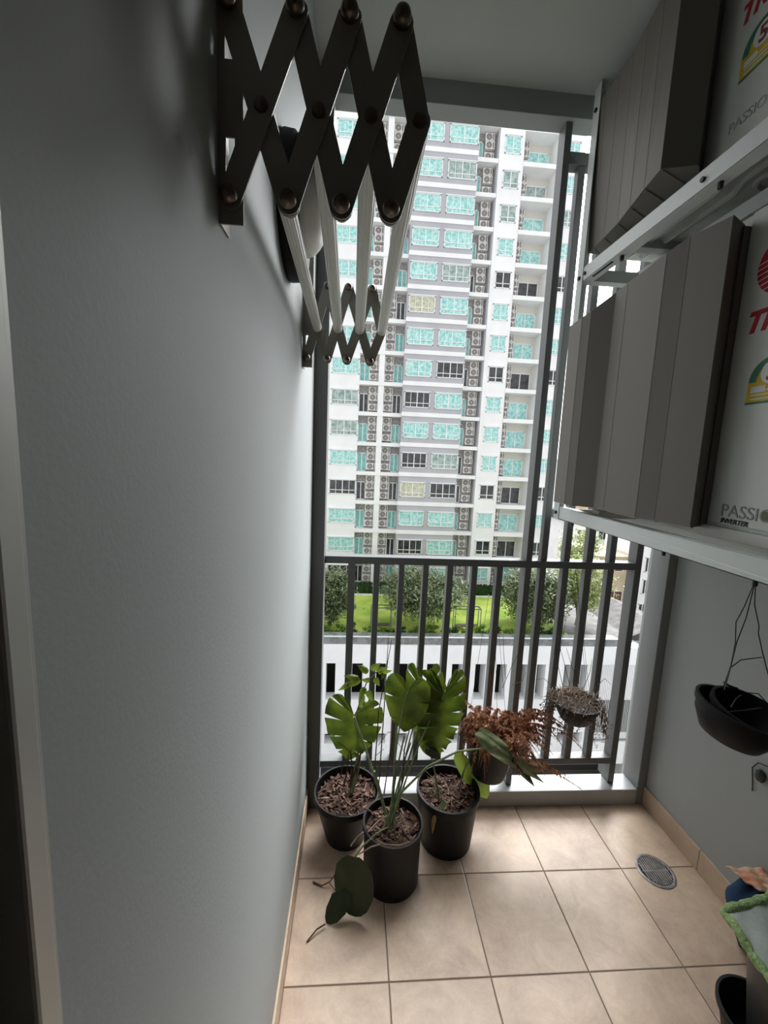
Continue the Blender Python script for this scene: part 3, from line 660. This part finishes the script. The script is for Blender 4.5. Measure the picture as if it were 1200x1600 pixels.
for _ in range(230):
    a = rnd.uniform(0, 6.28); q = .105*math.sqrt(rnd.random()); p = P5+V((q*math.cos(a), q*math.sin(a)*.85, rnd.uniform(-.01, .028)*(1.2-q/.11)))
    dv = V((rnd.uniform(-1, 1), rnd.uniform(-1, 1), rnd.uniform(-.5, .5))).normalized()*rnd.uniform(.012, .035)
    b.tube([p-dv, p+V((0, 0, rnd.uniform(-.004, .012))), p+dv], [.0011, .0014, .0008], 4)
o = b.build('dry_vine_mat', M_VINE, f5); o['kind'] = 'stuff'
for i in range(46):
    a = rnd.uniform(0, 6.28); ca, sa = math.cos(a), math.sin(a)*.8; r = rnd.uniform(.085, .105)
    p = P5+V((ca*r, sa*r, rnd.uniform(0, .01))); L = rnd.uniform(.03, .13)*(1.5 if ca > .4 else 1)
    pts = [p]; q = V(p)
    for k in range(5):
        q = q+V((ca*.006+rnd.uniform(-.010, .010)+(.004 if ca > .4 else 0), rnd.uniform(-.006, .006), -L/5)); q.y = min(q.y, 1.59); pts.append(V(q))
    b = MB().tube(pts, [.0012]*5+[.0007], 4)
    for k in range(10):
        t = pts[min(5, 1+k//2)]+V((rnd.uniform(-.006, .006), rnd.uniform(-.006, .004), rnd.uniform(-.012, .012))); s = .0042
        b.add([t+V((-s, 0, 0)), t+V((0, -s*.5, s)), t+V((s, 0, 0)), t+V((0, s*.5, -s))], [(0, 1, 2, 3)])
    b.build('hanging_strand', M_VINE if i % 2 else M_VINED, f5, recalc=False)
for a, c, e in (((880, 1075), (872, 1040), (868, 1005)), ((890, 1070), (880, 1030), (872, 1000)), ((905, 1068), (893, 1040), (885, 1012)), ((912, 1075), (922, 1050), (925, 1030)), ((925, 1080), (945, 1060), (955, 1070)), ((870, 1080), (850, 1060), (838, 1062))):
    MB().tube([at(*a, 1.49), at(*c, 1.51), at(*e, 1.53)], [.0012, .001, .0006], 5).build('bare_stem', M_VINED, f5)

# --- pots hung by wires under the rack
hx, hy = RX+.012, .735
g = thing('hanging_pot', 'shallow black pot hung by bent wires under the rack at the right edge', 'hanging pot', (hx+.015, hy, .93))
ax = V((.10, -.05, 1)).normalized(); C6 = V((.803, .742, .942))
def bowl(name, parent, c, axis, rr, rb, h):
    return MB().lathe([(0, 0), (rb-.008, 0), (rb, .004), (rr*.93, h*.55), (rr-.004, h-.014), (rr+.001, h-.012), (rr+.002, h), (rr-.004, h+.001), (rr-.007, h-.012), (rr*.88, h*.5), (rb*.95, .008), (0, .008)], c, 48, axis).build(name, M_BLACK, parent, smooth=True, angle=40)
bowl('pot', g, C6, V((.16, -.10, 1)), .077, .054, .070)
top = V((hx, hy, 1.288))
for pts in ([top, top+V((-.014, 0, -.055)), at(1150, 972, .735), at(1149, 1005, .74), at(1142, 1040, .745), at(1131, 1072, .75)],
            [top, at(1166, 965, .735), at(1151, 1004, .737), at(1141, 1045, .73), at(1132, 1078, .70)],
            [top, at(1179, 945, .735), at(1186, 978, .735), at(1185, 990, .735), at(1192, 1022, .735), at(1202, 1060, .735), at(1207, 1085, .745)],
            [at(1143, 1042, .74), at(1158, 1031, .737), at(1190, 1027, .735)]):
    MB().tube(pts, .0011, 5).build('hanging_wire', M_WIRE, g)
MB().tube([at(1131, 1066, .75), at(1140, 1072, .75), at(1152, 1076, .75)], .0025, 6).build('wire_hook', M_WIRE, g)
g2 = thing('nested_pot', 'second black pot stacked inside the hanging pot, its rim tilted', 'plant pot', (C6.x+.012, C6.y, .945))
bowl('pot', g2, C6+V((.014, -.010, .016)), V((.10, -.20, 1)), .068, .046, .060)
for pts in ([at(1142, 1105, .70), at(1150, 1092, .72), at(1158, 1086, .73)], [at(1140, 1112, .69), at(1165, 1110, .69), at(1190, 1106, .70)], [at(1165, 1082, .76), at(1185, 1084, .76), at(1198, 1098, .75)]):
    MB().tube(pts, .0012, 5).build('wire_scrap', M_WIRE, g2)
w = thing('wire_stub', 'curled wire stub sticking out of the right wall below the hanging pots', 'wire', (XR, 1.10, .53))
w1 = V((XR-.004, 1.108, .535)); MB().tube([w1+V((.008, -.04, .045)), w1+V((0, .012, .03)), w1+V((0, .028, .0)), w1+V((0, .02, -.04)), w1+V((0, .015, -.075))], .0018, 6).build('wire', M_WIRE, w)
MB().ball(w1+V((-.004, -.004, -.004)), (.006, .016, .02), 12, 8, .15, 3).build('wire_clip', M_BLACK2, w, smooth=True)

# ================================================================== HEAP BY THE RIGHT WALL
hp = thing('black_bin', 'tall black pot at the lower right corner with a grey cloth over it', 'plant pot', (1.165, .775, 0))
MB().lathe([(0, .003), (.082, .003), (.088, 0), (.118, .262), (.126, .264), (.128, .285), (.120, .286), (.114, .25), (.085, .02), (0, .02)], (1.165, .775, 0), 56).build('pot', M_OLIVE, hp, smooth=True, angle=35)
bs = thing('black_basin', 'round black plastic pot on the floor at the bottom right edge', 'plant pot', (1.105, .80, 0))
bs.location = (1.085, .80, 0)
cl = thing('trimmed_cloth', 'pale grey cloth with thick green towelling trim over the corner pot', 'cloth', (1.16, .80, .29))
K = [V((1.045, .895, .296)), V((1.30, .945, .315)), V((1.29, .70, .305)), V((1.032, .70, .292))]
def clothP(u, v):
    p = K[0].lerp(K[1], u).lerp(K[3].lerp(K[2], u), v)
    return p+V((0, 0, .008*math.sin(9*u+3*v)*math.sin(5*v+1)+.004*math.sin(17*u+11*v)))
MB().grid(clothP, 30, 30).build('cloth_panel', M_GREYC, cl, smooth=True, solid=.004)
edge = [clothP(t, 0) for t in [1-i/14 for i in range(15)]] + [clothP(0, i/14) for i in range(1, 15)]
MB().tube(edge, [.011+.002*math.sin(i*2.1) for i in range(len(edge))], 10).build('towelling_trim', M_GTRIM, cl, smooth=True)
MB().ball((1.125, .775, .305), (.018, .022, .010), 14, 8, .12, 6).build('dark_patch', M_HOLE, cl, smooth=True)
bm_ = MB().ball((1.275, 1.02, .118), (.058, .052, .118), 40, 26, .05, 12)
bm_.v = [(1.275+(x-1.275)*(.45+.75*min(1, z/.17)), 1.02+(y-1.02)*(.45+.75*min(1, z/.17)), z) for x, y, z in bm_.v]
bb = bm_.build('blue_bundle', M_BLUE, None, smooth=True)
tag(recenter(bb), 'crumpled dark blue cloth bundle on the floor by the right wall', 'cloth')
ob = MB(); Kp = [V((1.232, 1.075, .232)), V((1.325, 1.05, .25)), V((1.325, .965, .262)), V((1.255, .985, .25))]
ob.grid(lambda u, v: Kp[0].lerp(Kp[1], u).lerp(Kp[3].lerp(Kp[2], u), v)+V((0, 0, .008*math.sin(3.14*u)*math.sin(3.14*v)+.003*math.sin(14*u+7*v)+.003*math.sin(19*v-6*u))), 20, 20)
ob = ob.build('orange_packet', M_ORANGE, None, smooth=True, solid=.005, angle=25)
tag(recenter(ob), 'crinkled orange and white packet lying on the dark blue bundle', 'packet')
MB().lathe([(0, .003), (.060, .003), (.064, 0), (.080, .085), (.087, .087), (.088, .100), (.081, .101), (.077, .08), (.060, .012), (0, .012)], (1.088, .805, 0), 52).lathe([(.072, .055), (.067, .058), (.064, .054)], (1.088, .805, 0), 52).build('pot', M_BLACK, bs, smooth=True, angle=35)
#@@OUTDOORS
# ================================================================== THE TOWER ACROSS THE GARDEN
TY = 39.6; RYB = 40.4
tw = thing('apartment_tower', 'tall white and grey apartment tower with rows of teal windows beyond the lawn', 'building', (6, 44, -11.5))
ZB, ZT = -11.5, 40.0
KS = range(-9, 7)
def zs(k): return 8.13-2.8*k
MB().box((-10, TY, ZB), (.07, 48, ZT)).build('white_wall', M_TW, tw)
MB().box((11.98, TY, ZB), (14.0, 48, ZT)).build('white_wall', M_TW, tw)
MB().box((17.1, TY, ZB), (19.6, 48, ZT)).build('white_wall', M_TW, tw)
MB().box((4.12, 39.0, ZB), (9.72, 48, ZT)).build('grey_bay', M_TG, tw)
MB().box((.07, RYB, ZB), (4.12, 48, ZT)).build('recess_wall', M_TR, tw)
MB().box((9.72, RYB, ZB), (11.7, 48, ZT)).build('recess_wall', M_TR, tw)
MB().box((14.0, 41.0, ZB), (17.1, 48, ZT)).build('recess_wall', M_TC, tw)
MB().box((14.0, 40.9, ZB), (14.78, 41.0, ZT)).build('recess_wall', M_TR, tw)
MB().box((1.86, TY-.04, ZB), (2.38, RYB, ZT)).build('pilaster', M_TW, tw)
MB().box((11.74, TY-.06, ZB), (11.98, RYB, ZT)).build('pilaster', M_TW, tw)
MB().box((11.62, TY+.1, ZB), (11.74, RYB, ZT)).build('pilaster', M_TG, tw)
for k in range(-11, 7):
    z = zs(k)
    for lo_, hi_ in (((.07, TY-.10, z-.17), (4.12, RYB+.2, z+.18)), ((4.10, 38.93, z-.10), (9.74, TY, z+.28)), ((9.72, TY-.10, z-.17), (11.70, RYB+.2, z+.18)), ((14.0, TY-.06, z-.19), (17.1, 41.2, z+.19))):
        MB().box(lo_, hi_).build('floor_slab', M_TW, tw)
def window(x0, x1, z0, z1, y, m, nm='window', cols=4, sill=True, bars=True):
    b = MB(); t = .07
    b.box((x0, y-.07, z0), (x1, y, z0+t)).box((x0, y-.07, z1-t), (x1, y, z1)).box((x0, y-.07, z0), (x0+t, y, z1)).box((x1-t, y-.07, z0), (x1, y, z1))
    for i in range(1, cols):
        x = x0+(x1-x0)*i/cols; h = t*(1.1 if i == cols//2 else .6); b.box((x-h/2, y-.065, z0), (x+h/2, y, z1))
    if bars: zz = z0+(z1-z0)*.27; b.box((x0, y-.07, zz), (x1, y, zz+t*.8))
    if sill: b.box((x0-.06, y-.16, z1), (x1+.06, y, z1+.06))
    f = b.build(nm, M_FRW, tw)
    MB().box((x0+.01, y-.03, z0+.01), (x1-.01, y-.005, z1-.01)).build('pane', m, f)
    return f
S = {'A': {0: 'g', 1: 'g', 3: 'd', 6: 'd'}, 'B': {0: 'd', 2: 'd', 3: 'c', 5: 'd', -3: 'c'}, 'C': {-1: 'd', 2: 'g', 3: 'd', -4: 'g', -7: 'g'},
     'D': {-1: 'd', 3: 'd', 5: 'd', -4: 'd', -6: 'g', -7: 'g'}, 'E': {-1: 'd', 3: 'd', 5: 'd', -4: 'd', -7: 'g'}, 'F': {-1: 'd', 3: 'd', 5: 'd', -4: 'd', -6: 'g'}, 'a': {0: 'd', 3: 'd', 6: 'd'}, 'b': {0: 'd', 2: 'k', 3: 'd', 5: 'd', -3: 'd'}, 'x': {-1: 'd', 2: 'd', 3: 'd', -4: 'd'}}
PM = {'d': M_DARKP, 'g': M_CURT, 'c': M_CREAM, 't': M_TEAL, 'k': M_TEALD}
def pm(col, k, base='t'): return PM[S[col].get(k, base)]
yb = 38.999; q = 39.0/39.6
for k in KS:
    z = zs(k); z1, z0 = z-.68, z-2.08
    window(-2.5, .03, z0, z1, TY, pm('A', k))
    window(4.28, 6.78*q, z0, z1+.03, yb, pm('B', k))
    window(7.26*q, 9.68, z0, z1+.03, yb, pm('C', k))
    window(12.22, 13.68, z0-.02, z1, TY, pm('D', k), cols=2)
    window(18.0, 19.1, z0-.02, z1, TY, pm('F', k), cols=2)
    window(.08, 1.0, z-2.6, z-.85, RYB, pm('a', k, 'k'), 'balcony_door', 2, False, False)
    window(3.28, 4.11, z-2.6, z-.85, RYB, pm('b', k, 'k'), 'balcony_door', 2, False, False)
    window(9.74, 10.45, z-2.6, z-.85, RYB, pm('x', k, 'k'), 'balcony_door', 2, False, False)
    window(14.86, 16.85, z-2.6, z-.88, 41.0, pm('E', k, 't'), 'balcony_door', 2, False, False)
# outdoor units of the flats, three in each recess of each floor
b = MB(); b.box((-.42, -.15, -.31), (.42, .15, .31)); b.cur = 1
b.lathe([(.05, 0), (.05, .02), (.235, .02), (.265, .012), (.265, 0)], (-.08, -.15, 0), 18, (0, -1, 0)); b.box((.24, -.156, -.24), (.36, -.15, .24))
ac0 = b.build('condenser_unit', [M_ACO, M_ACG], None)
first = True
for k in KS:
    z = zs(k)
    for x in (1.42, 2.84, 10.98, 14.40):
        for dz in (-.55, -1.20, -2.12):
            o = ac0 if first else ac0.copy()
            if not first: COL.objects.link(o)
            first = False
            o.location = (x+(.03 if dz == -1.20 else 0), (RYB if x < 14 else 40.9)-.16, z+dz)
            tag(o, 'small pale air conditioner unit stacked in a recess of the opposite tower', 'air conditioner', 'air conditioner units on the opposite tower')

# ================================================================== ROOF GARDEN ON THE PODIUM
ZL = -11.45
struct(MB().box((-14, 27.9, ZL-.3), (16.6, 38.6, ZL)).build('lawn', M_GRASS))
MB_k = MB().box((-14, 36.7, ZL), (16.6, 36.85, ZL+.12)).build('garden_kerb', M_POD); tag(recenter(MB_k), 'pale kerb at the far edge of the lawn', 'kerb')
def leaves(b, c, r, n, s, rnd, clumps=0, flat=.0):
    cs = []
    for _ in range(clumps):
        while True:
            p = V((rnd.uniform(-1, 1), rnd.uniform(-1, 1), rnd.uniform(-1, 1)))
            if p.length < 1: break
        cs.append(p*.85)
    for _ in range(n):
        if clumps: p = cs[rnd.randrange(clumps)]+V((rnd.gauss(0, .16), rnd.gauss(0, .16), rnd.gauss(0, .13)))
        else:
            p = V((rnd.gauss(0, 1), rnd.gauss(0, 1), rnd.gauss(0, 1))).normalized()*rnd.uniform(.6, 1)
        p = V((c[0]+p.x*r[0], c[1]+p.y*r[1], c[2]+p.z*r[2]))
        d = V((rnd.uniform(-1, 1), rnd.uniform(-1, 1), rnd.uniform(-.5, .8))).normalized(); e = d.cross(V((rnd.uniform(-.5, .5), rnd.uniform(-.5, .5), 1))).normalized()
        L = s*rnd.uniform(.7, 1.3); w_ = L*.3
        b.add([p-d*L*.5, p+e*w_*.5, p+d*L*.5, p-e*w_*.5], [(0, 1, 2, 3)])
def tree(label, base, cc, r, n, s, m, seed, clumps=60, lean=(0, 0)):
    rnd = random.Random(seed); t = thing('garden_tree', label, 'tree', base, 'garden trees' if False else None)
    B = V(base); Cc = V(cc); fk = B.lerp(Cc, .42)
    MB().tube([B, B.lerp(fk, .5)+V((.08, 0, 0)), fk], [.14, .11, .10], 8).build('trunk', M_BARK, t, smooth=True)
    for i in range(7):
        a = 6.28*i/7+rnd.uniform(-.3, .3); e = Cc+V((math.cos(a)*r[0]*.7, math.sin(a)*r[1]*.7, rnd.uniform(-.3, .55)*r[2]))
        MB().tube([fk, fk.lerp(e, .5)+V((0, 0, .25)), e], [.075, .05, .02], 6).build('branch', M_BARK, t, smooth=True)
    b = MB(); leaves(b, cc, r, n, s, rnd, clumps)
    b.build('foliage', m, t, recalc=False); return t
tree('dense grey green tree at the left end of the lawn behind the railing', (-1.6, 29.6, ZL), (-1.7, 29.8, -9.0), (1.95, 1.8, 2.05), 9000, .34, M_TREE, 1, 90)
tree('round grey green tree in the middle of the lawn', (5.5, 29.3, ZL), (5.3, 30.0, -8.75), (3.5, 2.6, 1.95), 13000, .34, M_TREE, 2, 120)
tree('largest grey green tree towards the right end of the lawn', (14.4, 29.2, ZL), (14.4, 30.2, -8.9), (2.75, 2.4, 2.5), 13000, .34, M_TREE, 3, 120)
tree('pale leafed tree at the right corner of the garden', (18.2, 30.5, ZL), (18.3, 31.0, -8.3), (2.5, 2.2, 2.6), 8000, .32, M_TREEL, 4, 90)
hb = MB(); rnd = random.Random(8)
hb.box((-14, 37.1, ZL), (19.0, 38.0, ZL+.78)); 
for _ in range(9000):
    p = V((rnd.uniform(-6, 19), 37.1+rnd.uniform(-.1, .05), rnd.uniform(ZL, ZL+.82)))
    if rnd.random() < .4: p.y = rnd.uniform(37.05, 38.0); p.z = ZL+.78+rnd.uniform(0, .12)
    d = V((rnd.uniform(-1, 1), rnd.uniform(-.4, .4), rnd.uniform(-1, 1))).normalized(); e = d.cross(V((0, 1, .3))).normalized(); L = rnd.uniform(.1, .2)
    hb.add([p-d*L*.5, p+e*L*.25, p+d*L*.5, p-e*L*.25], [(0, 1, 2, 3)])
tag(recenter(hb.build('clipped_hedge', M_HEDGE, None, recalc=False)), 'dark green clipped hedge at the foot of the opposite tower', 'hedge')
for i in range(17):
    x = -3.4+1.18*i+rnd.uniform(-.2, .2); h = rnd.uniform(.7, 1.05); b = MB()
    leaves(b, (x, 28.3, ZL+h*.42), (.7, .38, h*.5), 800, .26, rnd, 9)
    o = b.build('edge_shrub', M_SHRUB if i % 3 else M_HEDGE, None, recalc=False)
    tag(recenter(o), 'small leafy shrub planted along the near edge of the lawn', 'shrub', 'shrubs along the near edge of the lawn')
for nm, x0, x1 in (('left', 1.5, 3.0), ('right', 7.85, 9.8)):
    g = thing('garden_bench', 'grey metal framed bench on the lawn, the %s one of two' % nm, 'bench', ((x0+x1)/2, 29.4, ZL))
    for x in (x0, x1):
        for y in (29.1, 29.7): MB().box((x-.025, y-.025, ZL), (x+.025, y+.025, ZL+1.75)).build('upright', M_FRAME, g)
    MB().box((x0-.03, 29.07, ZL+1.70), (x1+.03, 29.13, ZL+1.77)).box((x0-.03, 29.67, ZL+1.70), (x1+.03, 29.73, ZL+1.77)).box((x0-.03, 29.1, ZL+1.7), (x0+.03, 29.7, ZL+1.77)).box((x1-.03, 29.1, ZL+1.7), (x1+.03, 29.7, ZL+1.77)).build('top_frame', M_FRAME, g)
    MB().box((x0+.1, 29.2, ZL+.30), (x1-.1, 29.6, ZL+.38)).build('seat', M_BARK, g)
# podium front below the garden
pd = thing('parking_podium', 'white parking podium with dark openings below the roof garden', 'building', (5, 30, -24))
FYP = 27.0
MB().box((-16, FYP, -12.98), (21.4, 28.0, -11.62)).build('fascia', M_POD, pd)
MB().box((-16, FYP+.15, -11.62), (19.5, 27.9, -11.08)).build('planter_wall', M_GLASSB, pd)
MB().box((-16, FYP+.10, -11.10), (19.5, FYP+.2, -11.04)).build('handrail', M_RACK, pd)
MB().box((-16, FYP+.02, -18.36), (21.4, 28.0, -15.75)).build('spandrel', M_POD, pd)
MB().box((-16, FYP+.02, -21.0), (21.4, 28.0, -19.16)).build('spandrel', M_POD, pd)
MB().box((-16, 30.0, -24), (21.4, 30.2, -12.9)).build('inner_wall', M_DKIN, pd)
MB().box((21.2, FYP, -24), (21.4, 38, -11.7)).build('side_wall', M_POD, pd)
MB().box((16.6, 27.9, -11.75), (21.4, 38, -11.6)).build('terrace', M_ROOF, pd)
xs = [-1.62, .2, 1.9, 3.5, 5.5, 7.3, 9.0, 10.55, 12.3, 13.55, 15.6, 16.85]
ws = [.65, .75, .75, .75, .88, .8, .75, .75, .7, .65, .7, .6]
prev = -16
for x, w_ in zip(xs, ws):
    MB().box((prev, FYP+.03, -15.8), (x, 28.2, -12.95)).build('pier', M_POD, pd); prev = x+w_
for i, (x, w_) in enumerate(zip(xs, ws)):
    x1 = xs[i+1] if i < len(xs)-1 else 18.3
    MB().box((x+w_*1.15, FYP+.04, -19.2), (x1, 28.2, -18.3)).build('pier', M_POD, pd)
MB().box((-16, FYP+.04, -19.2), (-1.62, 28.2, -18.3)).build('pier', M_POD, pd)
for i in range(24):
    x = 18.3+i*.128; MB().box((x, FYP+.02, -18.9), (x+.085, FYP+.12, -12.95)).build('louvre_blade', M_POD, pd)
MB().box((17.45, FYP+.2, -21), (18.3, 28.2, -12.95)).build('pier', M_POD, pd)
# street level beyond and below
struct(MB().box((-80, 3, -24.4), (220, 260, -24)).build('ground', M_GROUND))
for i, (x, y, r, h, m) in enumerate(((19.4, 25.2, 1.0, 1.6, M_SHRUB), (21.0, 24.6, 1.1, 1.5, M_SHRUB), (22.6, 26.0, 1.2, 2.0, M_SHRUB), (24.4, 29.5, 1.3, 5.2, M_HEDGE))):
    b = MB(); leaves(b, (x, y, -24+h*.5), (r, r, h*.55), 1500, .26, rnd, 20)
    o = b.build('street_shrub', m, None, recalc=False)
    tag(recenter(o), ('bright green shrub at street level, left of three below the railing', 'bright green shrub at street level, middle of three below the railing', 'bright green shrub at street level, right of three below the railing', 'tall dark green bush beside the podium corner')[i], 'shrub')
def house(name, label, x0, x1, y0, y1, z0, z1, m, wins, roof=None, wm=None):
    h = thing(name, label, 'building', ((x0+x1)/2, (y0+y1)/2, z0))
    MB().box((x0, y0, z0), (x1, y1, z1)).build('wall', m, h)
    for (a, c, e, f) in wins:
        b = MB(); b.box((a, y0-.12, e), (c, y0, e+.1)).box((a, y0-.12, f-.1), (c, y0, f)).box((a, y0-.12, e), (a+.1, y0, f)).box((c-.1, y0-.12, e), (c, y0, f)); b.box(((a+c)/2-.05, y0-.1, e), ((a+c)/2+.05, y0, f))
        o = b.build('window', M_FRW, h); MB().box((a+.02, y0-.05, e+.02), (c-.02, y0-.01, f-.02)).build('pane', wm or M_DARKP, o)
    if roof == 'gable':
        xm = (x0+x1)/2; MB().prism([(x0-.6, z1), (x1+.6, z1), (xm, z1+(x1-x0)*.22)], 'y', y0-.6, y1).build('roof', M_ROOF, h)
    elif roof == 'shed': MB().prism([(x0-.5, z1+.05), (x1+.5, z1+.05), (x1+.5, z1+.4), (x0-.5, z1+1.8)], 'y', y0-.6, y1+.4).build('roof', M_ROOF, h)
    else: MB().box((x0-.15, y0-.15, z1), (x1+.15, y1, z1+.35)).build('parapet', m, h)
    return h
house('apartment_block', 'white block with small dark windows at the far right', 45.4, 62, 60, 70, -24, -8.5, M_TW, [(45.9, 47.0, -15.0, -12.6), (45.9, 47.0, -18.6, -16.2), (45.7, 47.0, -22.4, -20.2), (48.6, 50, -15, -12.6), (48.6, 50, -18.6, -16.2)])
house('tan_house', 'tan house with brown shutters between the screen bars', 39.6, 45.0, 62, 72, -24, -13.4, M_TAN, [(40.4, 43.8, -15.6, -14.0), (41.4, 44.2, -21.2, -18.8)], None, M_BRWIN)
house('white_house', 'white house with sloping grey roof behind the pale tree', 43.0, 56.0, 78, 90, -24, -10.2, M_TW, [(44.5, 46.5, -13.5, -11.5), (49, 51, -13.5, -11.5)], 'shed')
house('mint_annex', 'low mint coloured annex beside the white sloping roof', 50.6, 55.0, 72, 76.5, -24, -11.8, M_MINT, [(51.2, 52.4, -14.5, -13)], 'shed')
house('cream_building', 'large cream building far behind the houses on the right', 53, 84, 100, 120, -24, -5.5, M_TAN, [(53+i*4, 55+i*4, -12.4+j*3.2, -10.6+j*3.2) for i in range(7) for j in range(2)])
house('pale_building', 'tall pale building far away just right of the tower', 44, 52, 96, 110, -24, 2, M_TW, [(45.2, 46.4, -4+j*3.2, -2.4+j*3.2) for j in range(2)])
house('grey_roof_shed', 'low shed with broad grey roof beside the podium', 30.5, 38.5, 42, 52, -24, -17.8, M_TG, [(32, 33.4, -21, -19.5)], 'gable')
tree('bright tree far behind between podium and houses', (32.4, 56, -24), (32.5, 56, -10.6), (3.0, 2.6, 3.4), 4000, .5, M_TREEL, 6, 50)

# ================================================================== LIGHT
wd = bpy.data.worlds.new('overcast_sky'); scene.world = wd; wd.use_nodes = True; nt = wd.node_tree
bg = nt.nodes['Background']; tc = nt.nodes.new('ShaderNodeTexCoord'); sx = nt.nodes.new('ShaderNodeSeparateXYZ')
nt.links.new(tc.outputs['Generated'], sx.inputs[0])
# thin cloud: an even grey sky with a broad bright patch where the sun stands behind it
dt = nt.nodes.new('ShaderNodeVectorMath'); dt.operation = 'DOT_PRODUCT'; nt.links.new(tc.outputs['Generated'], dt.inputs[0])
dt.inputs[1].default_value = V((.38, .62, .69)).normalized()
mxm = nt.nodes.new('ShaderNodeMath'); mxm.operation = 'MAXIMUM'; nt.links.new(dt.outputs['Value'], mxm.inputs[0]); mxm.inputs[1].default_value = 0
pw = nt.nodes.new('ShaderNodeMath'); pw.operation = 'POWER'; nt.links.new(mxm.outputs[0], pw.inputs[0]); pw.inputs[1].default_value = 10
ma = nt.nodes.new('ShaderNodeMath'); ma.operation = 'MULTIPLY_ADD'; nt.links.new(pw.outputs[0], ma.inputs[0]); ma.inputs[1].default_value = 31; ma.inputs[2].default_value = 1.3
nt.links.new(ma.outputs[0], bg.inputs['Strength'])
bg.inputs['Color'].default_value = (.97, .985, 1.0, 1)
